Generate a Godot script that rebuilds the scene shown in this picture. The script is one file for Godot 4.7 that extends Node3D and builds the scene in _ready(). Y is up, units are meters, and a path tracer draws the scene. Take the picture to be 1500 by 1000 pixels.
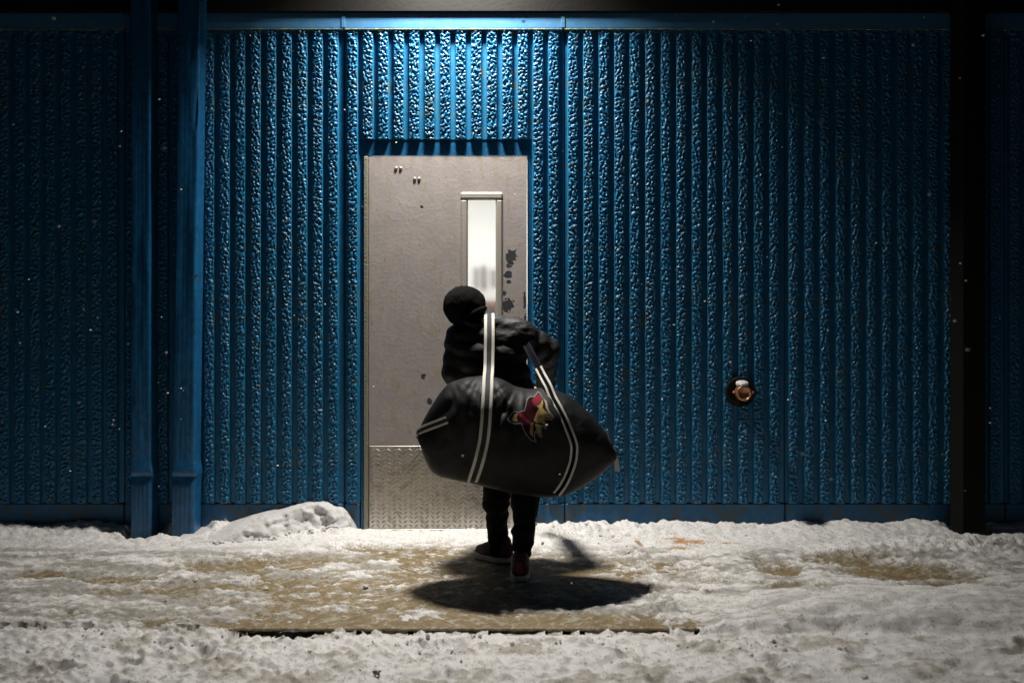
extends Node3D
# A player with a hockey bag at the side door of a blue ribbed building, one lamp over the door, snow on the walk.
# x to the right along the wall, y up, z out from the wall towards the street; wall face at z = 0, walk at y = 0.

const EYE := Vector3(0, 1.35, 5.5)
const FOCAL := 1441.0            # lens of 35 mm on a 36 mm wide picture of 1500
var M := {}
var used := {}
var rng := RandomNumberGenerator.new()
var nz := {}

# ------------------------------------------------------------------ helpers
func at(px: float, py: float, z: float) -> Vector3:
	var k := (EYE.z - z) / FOCAL
	return Vector3((px - 750.0) * k, EYE.y - (py - 428.0) * k, z)

func pat(px: float, py: float, z: float) -> Vector3:    # the same for the figure, which stands 14 cm nearer the door
	return at(px, py, z - 0.14)

func wx(px: float, z := 0.0) -> float:
	return (px - 750.0) * (EYE.z - z) / FOCAL

func wy(py: float, z := 0.0) -> float:
	return EYE.y - (py - 428.0) * (EYE.z - z) / FOCAL

func gp(px: float, py: float) -> Vector2:      # a point of the walk
	var d := EYE.y * FOCAL / (py - 428.0)
	return Vector2((px - 750.0) * d / FOCAL, EYE.z - d)

func noise(key: String, freq: float, octaves := 3, kind := FastNoiseLite.TYPE_SIMPLEX_SMOOTH, sd := 1) -> FastNoiseLite:
	var n := FastNoiseLite.new()
	n.seed = sd
	n.noise_type = kind
	n.frequency = freq
	n.fractal_type = FastNoiseLite.FRACTAL_FBM if octaves > 1 else FastNoiseLite.FRACTAL_NONE
	n.fractal_octaves = octaves
	nz[key] = n
	return n

func numbered(called: String) -> String:
	var n: int = used.get(called, 0)
	used[called] = n + 1
	return called if n == 0 else "%s_%03d" % [called, n]

func tag(o: Node3D, label: String, category: String, group := "", kind := "") -> Node3D:
	if label: o.set_meta("label", label)
	if category: o.set_meta("category", category)
	if group: o.set_meta("group", group)
	if kind: o.set_meta("kind", kind)
	return o

func thing(called: String, label: String, category: String, where := Vector3.ZERO, group := "") -> Node3D:
	var o := Node3D.new()
	o.name = numbered(called)
	add_child(o)
	o.position = where
	tag(o, label, category, group)
	return o

func part(called: String, mesh: Mesh, mat: Material, parent: Node3D, where := Vector3.ZERO) -> MeshInstance3D:
	var o := MeshInstance3D.new()
	o.name = called if parent != self else numbered(called)
	o.mesh = mesh
	o.material_override = mat
	o.cast_shadow = GeometryInstance3D.SHADOW_CASTING_SETTING_ON
	parent.add_child(o, true)
	o.position = where
	return o

func st_new() -> SurfaceTool:
	var st := SurfaceTool.new()
	st.begin(Mesh.PRIMITIVE_TRIANGLES)
	return st

var uvr := Rect2(0, 0, 1, 1)
func tri(st: SurfaceTool, a: Vector3, b: Vector3, c: Vector3, out: Vector3) -> void:
	var n := (c - a).cross(b - a)
	if n.length_squared() < 1e-18: return
	n = n.normalized()
	var pts := [a, b, c]
	if n.dot(out) < 0.0:
		n = -n
		pts = [a, c, b]
	for p in pts:
		st.set_normal(n)
		st.set_uv(Vector2((p.x - uvr.position.x) / uvr.size.x, 1.0 - (p.y - uvr.position.y) / uvr.size.y))
		st.add_vertex(p)

func quad(st: SurfaceTool, a: Vector3, b: Vector3, c: Vector3, d: Vector3, out: Vector3) -> void:
	tri(st, a, b, c, out)
	tri(st, a, c, d, out)

func box(st: SurfaceTool, lo: Vector3, hi: Vector3, bevel := 0.0, tf := Transform3D()) -> void:
	var c := (lo + hi) / 2.0
	var h := (hi - lo) / 2.0
	var b := minf(bevel, minf(h.x, minf(h.y, h.z)) * 0.9)
	for ax in 3:
		for s in [-1.0, 1.0]:
			var u := (ax + 1) % 3
			var v := (ax + 2) % 3
			var o := Vector3.ZERO
			o[ax] = s
			var q := []
			for k in [[-1, -1], [1, -1], [1, 1], [-1, 1]]:
				var p := Vector3.ZERO
				p[ax] = s * h[ax]
				p[u] = k[0] * (h[u] - b)
				p[v] = k[1] * (h[v] - b)
				q.append(tf * (c + p))
			quad(st, q[0], q[1], q[2], q[3], tf.basis * o)
	if b <= 0.0: return
	for ax in 3:                                   # twelve chamfers
		var u := (ax + 1) % 3
		var v := (ax + 2) % 3
		for su in [-1.0, 1.0]:
			for sv in [-1.0, 1.0]:
				var q := []
				for k in [[-1, 0], [1, 0], [1, 1], [-1, 1]]:
					var p := Vector3.ZERO
					p[ax] = k[0] * (h[ax] - b)
					p[u] = su * (h[u] - (b if k[1] == 1 else 0.0))
					p[v] = sv * (h[v] - (0.0 if k[1] == 1 else b))
					q.append(tf * (c + p))
				var o := Vector3.ZERO
				o[u] = su
				o[v] = sv
				quad(st, q[0], q[1], q[2], q[3], tf.basis * o)
	for sx in [-1.0, 1.0]:
		for sy in [-1.0, 1.0]:
			for sz in [-1.0, 1.0]:
				var s := Vector3(sx, sy, sz)
				tri(st, tf * (c + s * Vector3(h.x, h.y - b, h.z - b)), tf * (c + s * Vector3(h.x - b, h.y, h.z - b)), tf * (c + s * Vector3(h.x - b, h.y - b, h.z)), tf.basis * s)

func box_mesh(lo: Vector3, hi: Vector3, bevel := 0.0) -> Mesh:
	var st := st_new()
	box(st, lo, hi, bevel)
	return st.commit()

# a mesh from points and triangles, smooth normals; hint: outward direction, or ZERO to face away from the middle
func smooth_mesh(pts: PackedVector3Array, idx: PackedInt32Array, hint := Vector3.ZERO, uvs := PackedVector2Array()) -> ArrayMesh:
	var nor := PackedVector3Array()
	nor.resize(pts.size())
	var mid := Vector3.ZERO
	for p in pts: mid += p
	mid /= maxf(1.0, pts.size())
	var score := 0.0
	for t in range(0, idx.size(), 3):
		var a := pts[idx[t]]
		var n := (pts[idx[t + 2]] - a).cross(pts[idx[t + 1]] - a)
		nor[idx[t]] += n
		nor[idx[t + 1]] += n
		nor[idx[t + 2]] += n
		score += n.dot(hint) if hint != Vector3.ZERO else n.dot(a - mid)
	if score < 0.0:
		for t in range(0, idx.size(), 3):
			var s := idx[t + 1]
			idx[t + 1] = idx[t + 2]
			idx[t + 2] = s
	for i in nor.size():
		nor[i] = (nor[i] if score >= 0.0 else -nor[i]).normalized()
	var arr := []
	arr.resize(Mesh.ARRAY_MAX)
	arr[Mesh.ARRAY_VERTEX] = pts
	arr[Mesh.ARRAY_NORMAL] = nor
	arr[Mesh.ARRAY_INDEX] = idx
	if uvs.size(): arr[Mesh.ARRAY_TEX_UV] = uvs
	var m := ArrayMesh.new()
	m.add_surface_from_arrays(Mesh.PRIMITIVE_TRIANGLES, arr)
	return m

func grid_mesh(pts: PackedVector3Array, rows: int, cols: int, hint := Vector3.ZERO, wrap := false, uvs := PackedVector2Array()) -> ArrayMesh:
	var idx := PackedInt32Array()
	for r in rows - 1:
		for c in (cols if wrap else cols - 1):
			var a := r * cols + c
			var b := r * cols + (c + 1) % cols
			idx.append_array([a, b, b + cols, a, b + cols, a + cols])
	return smooth_mesh(pts, idx, hint, uvs)

# round bar through points, capped
func tube(path: Array, radii: Array, sides := 10) -> ArrayMesh:
	var pts := PackedVector3Array()
	var up := Vector3(0.3, 0.9, 0.2).normalized()
	var n := path.size()
	for i in n + 2:
		var k := clampi(i - 1, 0, n - 1)
		var dir: Vector3 = (path[mini(k + 1, n - 1)] - path[maxi(k - 1, 0)]).normalized()
		if absf(dir.dot(up)) > 0.95: up = Vector3(1, 0, 0.1).normalized()
		var sx := dir.cross(up).normalized()
		var sy := sx.cross(dir)
		var r: float = radii[k] if radii.size() > 1 else radii[0]
		if i == 0 or i == n + 1: r = 0.0001
		for j in sides:
			var a := TAU * j / sides
			pts.append(path[k] + (sx * cos(a) + sy * sin(a)) * r)
	return grid_mesh(pts, n + 2, sides, Vector3.ZERO, true)

# lathe about z: profile of [radius, z]
func lathe(profile: Array, sides := 28) -> ArrayMesh:
	var pts := PackedVector3Array()
	for p in profile:
		for j in sides:
			var a := TAU * j / sides
			pts.append(Vector3(cos(a) * p[0], sin(a) * p[0], p[1]))
	return grid_mesh(pts, profile.size(), sides, Vector3.ZERO, true)

# flat webbing along points: sides gives the cross direction at each point
func webbing(path: Array, sides: Array, width: float, thick: float, shift := 0.0, lift := 0.0) -> ArrayMesh:
	var pts := PackedVector3Array()
	var n := path.size()
	for i in n:
		var dir: Vector3 = (path[mini(i + 1, n - 1)] - path[maxi(i - 1, 0)]).normalized()
		var s: Vector3 = sides[i]
		s = (s - dir * s.dot(dir)).normalized()
		var o := s.cross(dir)
		if o.dot(Vector3(0, 0.35, 1)) < 0.0: o = -o
		var c: Vector3 = path[i] + s * shift + o * lift
		for k in [[-1, -1], [1, -1], [1, 1], [-1, 1]]:
			pts.append(c + s * (k[0] * width / 2.0) + o * (k[1] * thick / 2.0))
	return grid_mesh(pts, n, 4, Vector3.ZERO, true)

func smin(a: float, b: float, k: float) -> float:
	var h := maxf(k - absf(a - b), 0.0) / k
	return minf(a, b) - h * h * k * 0.25

func bone_d(p: Vector3, b: Array) -> float:    # [from, to, radius, radius]
	var a: Vector3 = b[0]
	var ab: Vector3 = b[1] - a
	var t := clampf((p - a).dot(ab) / maxf(ab.length_squared(), 1e-9), 0.0, 1.0)
	return p.distance_to(a + ab * t) - lerpf(b[2], b[3], t)

func bones_d(p: Vector3, bones: Array, k: float) -> float:
	var d := 9.0
	for b in bones: d = smin(d, bone_d(p, b), k)
	return d

# surface nets of a distance field
func nets(f: Callable, lo: Vector3, hi: Vector3, h: float, into = null) -> ArrayMesh:
	var nx := int((hi.x - lo.x) / h) + 2
	var ny := int((hi.y - lo.y) / h) + 2
	var nzz := int((hi.z - lo.z) / h) + 2
	var v := PackedFloat32Array()
	v.resize(nx * ny * nzz)
	var i := 0
	for z in nzz:
		for y in ny:
			for x in nx:
				v[i] = f.call(lo + Vector3(x, y, z) * h)
				i += 1
	var step := [1, nx, nx * ny]
	var corner := []
	for c in 8: corner.append((c & 1) + ((c >> 1) & 1) * nx + ((c >> 2) & 1) * nx * ny)
	var edges := []
	for c in 8:
		for ax in 3:
			if not (c >> ax) & 1: edges.append([c, c | (1 << ax)])
	var id := PackedInt32Array()
	id.resize(v.size())
	id.fill(-1)
	var pts := PackedVector3Array()
	for z in nzz - 1:
		for y in ny - 1:
			var base := z * nx * ny + y * nx
			for x in nx - 1:
				var b := base + x
				var neg := 0
				for c in 8:
					if v[b + corner[c]] < 0.0: neg += 1
				if neg == 0 or neg == 8: continue
				var sum := Vector3.ZERO
				var n := 0
				for e in edges:
					var va: float = v[b + corner[e[0]]]
					var vb: float = v[b + corner[e[1]]]
					if (va < 0.0) != (vb < 0.0):
						var t := va / (va - vb)
						var pa := Vector3(e[0] & 1, (e[0] >> 1) & 1, (e[0] >> 2) & 1)
						var pb := Vector3(e[1] & 1, (e[1] >> 1) & 1, (e[1] >> 2) & 1)
						sum += pa.lerp(pb, t)
						n += 1
				id[b] = pts.size()
				pts.append(lo + (Vector3(x, y, z) + sum / n) * h)
	var idx := PackedInt32Array()
	for z in range(1, nzz - 1):
		for y in range(1, ny - 1):
			for x in range(1, nx - 1):
				var b := z * nx * ny + y * nx + x
				for ax in 3:
					var s0 := v[b] < 0.0
					if s0 == (v[b + step[ax]] < 0.0): continue
					var u: int = step[(ax + 1) % 3]
					var w: int = step[(ax + 2) % 3]
					var q := [id[b], id[b - u], id[b - u - w], id[b - w]]
					if q.min() < 0: continue
					if s0: idx.append_array([q[0], q[2], q[1], q[0], q[3], q[2]])
					else: idx.append_array([q[0], q[1], q[2], q[0], q[2], q[3]])
	if into != null:
		var off: int = into[0].size()
		into[0].append_array(pts)
		for k in idx: into[1].append(k + off)
		return null
	return smooth_mesh(pts, idx)

func lin(r: float, g: float, b: float) -> Color:
	return Color(r, g, b).linear_to_srgb()

func mat(col: Color, rough := 0.7, metal := 0.0, spec := 0.5) -> StandardMaterial3D:
	var m := StandardMaterial3D.new()
	m.albedo_color = col
	m.roughness = rough
	m.metallic = metal
	m.metallic_specular = spec
	return m

func tex(im: Image) -> ImageTexture:
	return ImageTexture.create_from_image(im)

# tiling picture: f(x, y) of 0..1 coordinates on a torus of noise
func grain(w: int, h: int, f: Callable) -> Image:
	var data := PackedByteArray()
	data.resize(w * h * 3)
	var i := 0
	for y in h:
		for x in w:
			var c: Color = f.call(float(x) / w, float(y) / h)
			data[i] = int(clampf(c.r, 0, 1) * 255.0)
			data[i + 1] = int(clampf(c.g, 0, 1) * 255.0)
			data[i + 2] = int(clampf(c.b, 0, 1) * 255.0)
			i += 3
	return Image.create_from_data(w, h, false, Image.FORMAT_RGB8, data)

func noise_tex(freq: float, octaves: int, sd: int, size := 512) -> NoiseTexture2D:
	var n := FastNoiseLite.new()
	n.seed = sd
	n.frequency = freq
	n.fractal_octaves = octaves
	var t := NoiseTexture2D.new()
	t.width = size
	t.height = size
	t.seamless = true
	t.noise = n
	return t

func bump(m: StandardMaterial3D, t: Texture2D, cm: float, scale: float) -> void:
	m.heightmap_enabled = true
	m.heightmap_texture = t
	m.heightmap_scale = cm
	m.uv1_triplanar = true
	m.uv1_world_triplanar = true
	m.uv1_scale = Vector3.ONE * scale

# ------------------------------------------------------------------ materials
func make_materials() -> void:
	var na := noise("paint_a", 1.0, 4, FastNoiseLite.TYPE_SIMPLEX_SMOOTH, 3)
	var nb := noise("paint_b", 1.0, 3, FastNoiseLite.TYPE_SIMPLEX_SMOOTH, 9)
	var torus := func(n: FastNoiseLite, u: float, v: float, k: float) -> float:
		var r := k / TAU
		return n.get_noise_3d(cos(u * TAU) * r + 7.0 + sin(v * TAU) * r, sin(u * TAU) * r, cos(v * TAU) * r - sin(v * TAU) * r * 0.4)
	var blue := grain(512, 512, func(u, v):
		var a: float = torus.call(na, u, v, 9.0)
		var b: float = torus.call(nb, u, v, 46.0)
		var c := Color(0.010, 0.148, 0.305) * (1.0 + 0.25 * a + 0.16 * b)
		var moss := smoothstep(0.34, 0.60, a + 0.55 * b)
		c = c.lerp(Color(0.10, 0.11, 0.035), moss * 0.7)
		var chip := smoothstep(0.50, 0.56, torus.call(nb, v, u, 80.0) + 0.2 * a)
		c = c.lerp(Color(0.20, 0.17, 0.12), chip * 0.8)
		return c.linear_to_srgb())
	M.blue = mat(Color.WHITE, 0.42)
	M.blue.albedo_texture = tex(blue)
	M.blue.uv1_triplanar = true
	M.blue.uv1_world_triplanar = true
	M.blue.uv1_scale = Vector3.ONE * 0.83
	M.blue_metal = mat(lin(0.011, 0.125, 0.30), 0.36)
	bump(M.blue_metal, noise_tex(0.08, 3, 5), 0.04, 1.2)
	M.blue_metal.albedo_texture = tex(grain(256, 256, func(u, v):
		var a: float = torus.call(na, u, v, 22.0)
		return Color(1, 1, 1) * (0.86 + 0.2 * a)))
	M.blue_base = mat(Color.WHITE, 0.6)
	M.blue_base.albedo_texture = tex(grain(512, 512, func(u, v):
		var a: float = torus.call(na, u, v, 11.0)
		var b: float = torus.call(nb, u, v, 40.0)
		var c := Color(0.012, 0.105, 0.235) * (1.0 + 0.3 * b)
		c = c.lerp(Color(0.07, 0.07, 0.035), smoothstep(0.0, 0.5, a + 0.6 * b) * 0.75)
		return c.linear_to_srgb()))
	M.blue_base.uv1_triplanar = true
	M.blue_base.uv1_world_triplanar = true
	M.blue_base.uv1_scale = Vector3.ONE * 1.1
	M.flashing = mat(Color.WHITE, 0.4)
	M.flashing.albedo_texture = tex(grain(256, 256, func(u, v):
		var a: float = torus.call(na, u, v, 13.0)
		var b: float = torus.call(nb, u, v, 50.0)
		var c := Color(0.055, 0.185, 0.36) * (1.0 + 0.15 * a + 0.08 * b)
		return c.lerp(Color(0.14, 0.15, 0.08), 0.5 * smoothstep(0.35, 0.6, a + 0.5 * b)).linear_to_srgb()))
	M.flashing.uv1_triplanar = true
	M.flashing.uv1_world_triplanar = true
	M.flashing.uv1_scale = Vector3.ONE * 1.3
	M.lichen = mat(Color.WHITE, 0.9)
	M.lichen.albedo_texture = tex(grain(256, 256, func(u, v):
		var b: float = torus.call(nb, u, v, 30.0)
		return Color(0.03, 0.12, 0.24).lerp(Color(0.30, 0.30, 0.06), smoothstep(-0.15, 0.3, b)).linear_to_srgb()))
	M.lichen.uv1_triplanar = true
	M.lichen.uv1_world_triplanar = true
	M.lichen.uv1_scale = Vector3.ONE * 1.9
	M.fascia = mat(lin(0.011, 0.0105, 0.010), 0.8, 0.0, 0.3)
	bump(M.fascia, noise_tex(0.06, 3, 8), 0.08, 1.0)
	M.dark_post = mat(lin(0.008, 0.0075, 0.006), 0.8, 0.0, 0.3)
	M.sealant = mat(lin(0.02, 0.03, 0.04), 0.9)
	M.frame_grey = mat(lin(0.24, 0.235, 0.18), 0.55)
	bump(M.frame_grey, noise_tex(0.04, 3, 12), 0.2, 3.0)
	M.plate = mat(Color.WHITE, 0.33, 0.8)
	M.plate.albedo_texture = tex(grain(512, 512, func(u, v):
		var a: float = torus.call(na, u, v, 14.0)
		var b: float = torus.call(nb, u, v, 60.0)
		var c := Color(0.56, 0.53, 0.48) * (1.0 + 0.2 * b)
		c = c.lerp(Color(0.20, 0.165, 0.10), smoothstep(-0.1, 0.7, a + 0.3 * b) * 0.6)
		return c.linear_to_srgb()))
	M.plate.uv1_triplanar = true
	M.plate.uv1_world_triplanar = true
	M.plate.uv1_scale = Vector3.ONE * 1.35
	M.steel = mat(lin(0.42, 0.40, 0.34), 0.4, 0.8)
	M.glass = mat(Color(0.97, 0.97, 0.97, 0.04), 0.10)
	M.glass.transparency = BaseMaterial3D.TRANSPARENCY_ALPHA
	M.glass.refraction_enabled = true
	M.glass.refraction_scale = 0.05
	M.black_rubber = mat(lin(0.012, 0.012, 0.012), 0.8)
	M.white_wall = mat(lin(0.74, 0.72, 0.68), 0.7)
	M.hall_floor = mat(lin(0.22, 0.2, 0.18), 0.5)
	M.cloth_brown = mat(lin(0.11, 0.05, 0.03), 0.9)
	M.cloth_grey = mat(lin(0.05, 0.05, 0.055), 0.9)
	M.copper = mat(lin(0.52, 0.25, 0.14), 0.34, 0.7)
	M.concrete = mat(Color.WHITE, 0.62)
	M.concrete.albedo_texture = tex(grain(512, 512, func(u, v):
		var a: float = torus.call(na, u, v, 12.0)
		var b: float = torus.call(nb, u, v, 70.0)
		var c := Color(0.215, 0.160, 0.078) * (1.0 + 0.4 * a + 0.35 * b)
		c = c.lerp(Color(0.55, 0.53, 0.49), 0.5 * smoothstep(0.05, 0.55, torus.call(nb, v, u, 17.0) + 0.7 * b))
		return c.linear_to_srgb()))
	bump(M.concrete, noise_tex(0.05, 4, 21), 0.6, 1.0)
	M.asphalt = mat(lin(0.05, 0.05, 0.05), 0.9)
	M.jacket = mat(lin(0.008, 0.008, 0.008), 0.6, 0.0, 0.4)
	bump(M.jacket, noise_tex(0.02, 3, 31), 0.2, 3.0)
	M.trousers = mat(lin(0.006, 0.006, 0.0065), 0.85, 0.0, 0.25)
	bump(M.trousers, noise_tex(0.03, 4, 32), 0.35, 4.0)
	M.knit = mat(lin(0.006, 0.006, 0.006), 0.95, 0.0, 0.2)
	bump(M.knit, noise_tex(0.12, 2, 33), 0.3, 5.0)
	M.bag = mat(lin(0.0065, 0.0065, 0.007), 0.58, 0.0, 0.35)
	bump(M.bag, noise_tex(0.05, 4, 34), 0.16, 5.0)
	M.web_black = mat(lin(0.012, 0.012, 0.013), 0.8)
	M.web_dark = mat(lin(0.004, 0.004, 0.0045), 0.9, 0.0, 0.15)
	M.web_white = mat(lin(0.62, 0.59, 0.54), 0.8)
	bump(M.web_white, noise_tex(0.2, 2, 35), 0.2, 8.0)
	M.web_blue = mat(lin(0.007, 0.008, 0.022), 0.85, 0.0, 0.2)
	M.skin = mat(lin(0.50, 0.32, 0.22), 0.55)
	M.skin.subsurf_scatter_enabled = true
	M.skin.subsurf_scatter_strength = 0.1
	M.eye = mat(lin(0.6, 0.58, 0.55), 0.2)
	M.shoe_dark = mat(lin(0.035, 0.012, 0.012), 0.6)
	M.shoe_red = mat(lin(0.20, 0.02, 0.015), 0.6)
	M.shoe_sole = mat(lin(0.58, 0.56, 0.56), 0.6)
	M.flake = mat(lin(0.85, 0.85, 0.85), 0.8)
	M.clod = mat(lin(0.76, 0.75, 0.74), 0.75)
	bump(M.clod, noise_tex(0.08, 4, 41), 0.8, 4.0)
	M.leaf = mat(lin(0.07, 0.03, 0.012), 0.8)

# ------------------------------------------------------------------ building
const RIB_PITCH := 0.0868
const PANEL := 1.2375
var rib_bottom := 0.167
var rib_top := 2.823
var head_bottom := 2.209

func rib_mesh(height: float, sd: int) -> ArrayMesh:
	var n1 := noise("rib1", 52.0, 2, FastNoiseLite.TYPE_SIMPLEX, 100 + sd)
	var n2 := noise("rib2", 120.0, 1, FastNoiseLite.TYPE_SIMPLEX, 200 + sd)
	var n3 := noise("rib3", 6.0, 2, FastNoiseLite.TYPE_SIMPLEX, 300 + sd)
	var face := 13
	var rows := int(height / 0.0042)
	var cols := face + 6
	var pts := PackedVector3Array()
	for r in rows + 2:
		var rr := clampi(r - 1, 0, rows - 1)
		var y := height * rr / (rows - 1)
		var flare := smoothstep(height - 0.05, height, y)
		var hf := 0.0255 + 0.0015 * n3.get_noise_2d(y, 9.0) + 0.017 * flare * flare
		var hb := minf(hf + 0.006, 0.0433)
		for c in cols:
			var p := Vector3(0, y, 0)
			if c < 3 or c >= cols - 3:
				var k: int = c if c < 3 else cols - 1 - c
				var s := -1.0 if c < 3 else 1.0
				p.x = s * [hb, lerpf(hb, hf, 0.45), hf + 0.0012][k]
				p.z = [-0.030, -0.017, -0.007][k]
				if k == 2:
					p.x += s * 0.0022 * n1.get_noise_2d(y, s * 3.0)
			else:
				var t := (c - 3.0) / (face - 1.0) * 2.0 - 1.0
				p.x = t * hf
				var rough := n1.get_noise_2d(p.x * 0.9, y * 0.75) * 1.25 + 0.45 * n2.get_noise_2d(p.x, y)
				rough = clampf(rough, -0.62, 0.55)
				p.z = -0.0055 + 0.0105 * rough * (1.0 - 0.5 * t * t * t * t) - 0.003 * t * t * t * t
				p.y += 0.002 * n1.get_noise_2d(p.x + 5.0, y)
			if r == 0 or r == rows + 1: p.z = -0.0305
			pts.append(p)
	return grid_mesh(pts, rows + 2, cols, Vector3(0, 0, 1))

func make_building() -> void:
	var b := thing("arena_building", "blue painted building side of vertical rough ribbed wall panels around a grey steel door", "building")
	var full := []
	for i in 6: full.append(rib_mesh(rib_top - rib_bottom, i))
	var short := []
	for i in 4: short.append(rib_mesh(rib_top - head_bottom, 20 + i))
	var top := 3.75
	var door_l := wx(526.0)
	var door_r := wx(779.0)
	for k in range(-3, 6):
		var x0 := wx(508.0) + (k - 1) * PANEL - 0.014
		var x1 := x0 + PANEL - 0.006
		var st := st_new()
		if k == 1:
			box(st, Vector3(x0, rib_bottom, -0.2), Vector3(door_l, rib_top, -0.030), 0.004)
			box(st, Vector3(door_r, rib_bottom, -0.2), Vector3(x1, rib_top, -0.030), 0.004)
			box(st, Vector3(door_l, head_bottom, -0.2), Vector3(door_r, rib_top, -0.030), 0.0)
		else:
			box(st, Vector3(x0, rib_bottom, -0.2), Vector3(x1, rib_top, -0.030), 0.004)
		var panel := part("wall_panel", st.commit(), M.blue, b)
		for i in 14:
			var cx := x0 + 0.014 + 0.0285 + i * RIB_PITCH
			var cut: bool = k == 1 and i >= 1 and i <= 11
			var m: Mesh = short[(i * 3 + 1) % 4] if cut else full[(i * 5 + k * 2 + 12 + (i / 4)) % 6]
			var r := part("rib", m, M.blue, panel, Vector3(cx, head_bottom if cut else rib_bottom, 0))
			if (i + k) % 2 == 0: r.scale.x = -1.0
		part("joint_sealant", box_mesh(Vector3(x1, 0.0, -0.2), Vector3(x1 + 0.006, rib_top, -0.040)), M.sealant, b)
		# base course under the ribs
		var sx0 := x0
		var sx1 := x1
		if k == 1:
			part("base_course", box_mesh(Vector3(x0, -0.12, -0.2), Vector3(door_l - 0.002, rib_bottom - 0.002, -0.019), 0.006), M.blue_base, b)
			sx0 = door_r + 0.002
		part("base_course", box_mesh(Vector3(sx0, -0.12, -0.2), Vector3(sx1, rib_bottom - 0.002, -0.019), 0.006), M.blue_base, b)
	# head flashing in lengths, with lapped joints, and its weathered drip edge
	for k in range(-4, 6):
		var x0 := wx(503.0) + (k - 1) * 1.2289
		var st := st_new()
		box(st, Vector3(x0 + 0.004, rib_top + 0.004, -0.2), Vector3(x0 + 1.2289, 2.912, 0.001), 0.002)
		box(st, Vector3(x0 + 1.2289 - 0.012, rib_top + 0.006, 0.0), Vector3(x0 + 1.2289 + 0.010, 2.9, 0.0045), 0.0015)
		var fl := part("head_flashing", st.commit(), M.flashing, b)
		part("drip_edge", box_mesh(Vector3(x0 + 0.006, rib_top - 0.005, -0.03), Vector3(x0 + 1.2269, rib_top + 0.003, 0.0025), 0.002), M.lichen, fl)
	part("fascia_board", box_mesh(Vector3(-6.0, 2.913, -0.2), Vector3(6.0, top, 0.018), 0.006), M.fascia, b)
	part("roof", box_mesh(Vector3(-6.1, top, -5.2), Vector3(6.1, top + 0.25, 0.10), 0.01), M.fascia, b)
	var sl := st_new()
	box(sl, Vector3(-6.0, -0.12, -5.0), Vector3(-5.8, top, -0.201))
	part("end_wall", sl.commit(), M.blue_base, b)
	part("end_wall", box_mesh(Vector3(5.8, -0.12, -5.0), Vector3(6.0, top, -0.201)), M.blue_base, b)
	part("rear_wall", box_mesh(Vector3(-6.0, -0.12, -5.2), Vector3(6.0, top, -5.001)), M.blue_base, b)
	# hall behind the door
	var hx0 := -1.6
	var hx1 := 0.9
	var hz := -3.6
	part("hall_wall", box_mesh(Vector3(hx0 - 0.1, 0, hz), Vector3(hx0, 2.6, -0.21)), M.white_wall, b)
	part("hall_wall", box_mesh(Vector3(hx1, 0, hz), Vector3(hx1 + 0.1, 2.6, -0.21)), M.white_wall, b)
	part("hall_wall", box_mesh(Vector3(hx0 - 0.1, 0, hz - 0.1), Vector3(hx1 + 0.1, 2.6, hz)), M.white_wall, b)
	part("hall_ceiling", box_mesh(Vector3(hx0 - 0.1, 2.6, hz - 0.1), Vector3(hx1 + 0.1, 2.7, -0.21)), M.white_wall, b)
	part("hall_floor", box_mesh(Vector3(hx0 - 0.1, -0.1, hz - 0.1), Vector3(hx1 + 0.1, 0.0, -0.12)), M.hall_floor, b)
	# lining of the wall towards the hall, with the door opening left free
	var li := st_new()
	box(li, Vector3(hx0 - 0.1, 0, -0.26), Vector3(door_l, 2.6, -0.205))
	box(li, Vector3(door_r, 0, -0.26), Vector3(hx1 + 0.1, 2.6, -0.205))
	box(li, Vector3(door_l, head_bottom, -0.26), Vector3(door_r, 2.6, -0.205))
	part("hall_lining", li.commit(), M.white_wall, b)
	make_door(b, door_l, door_r)

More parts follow.
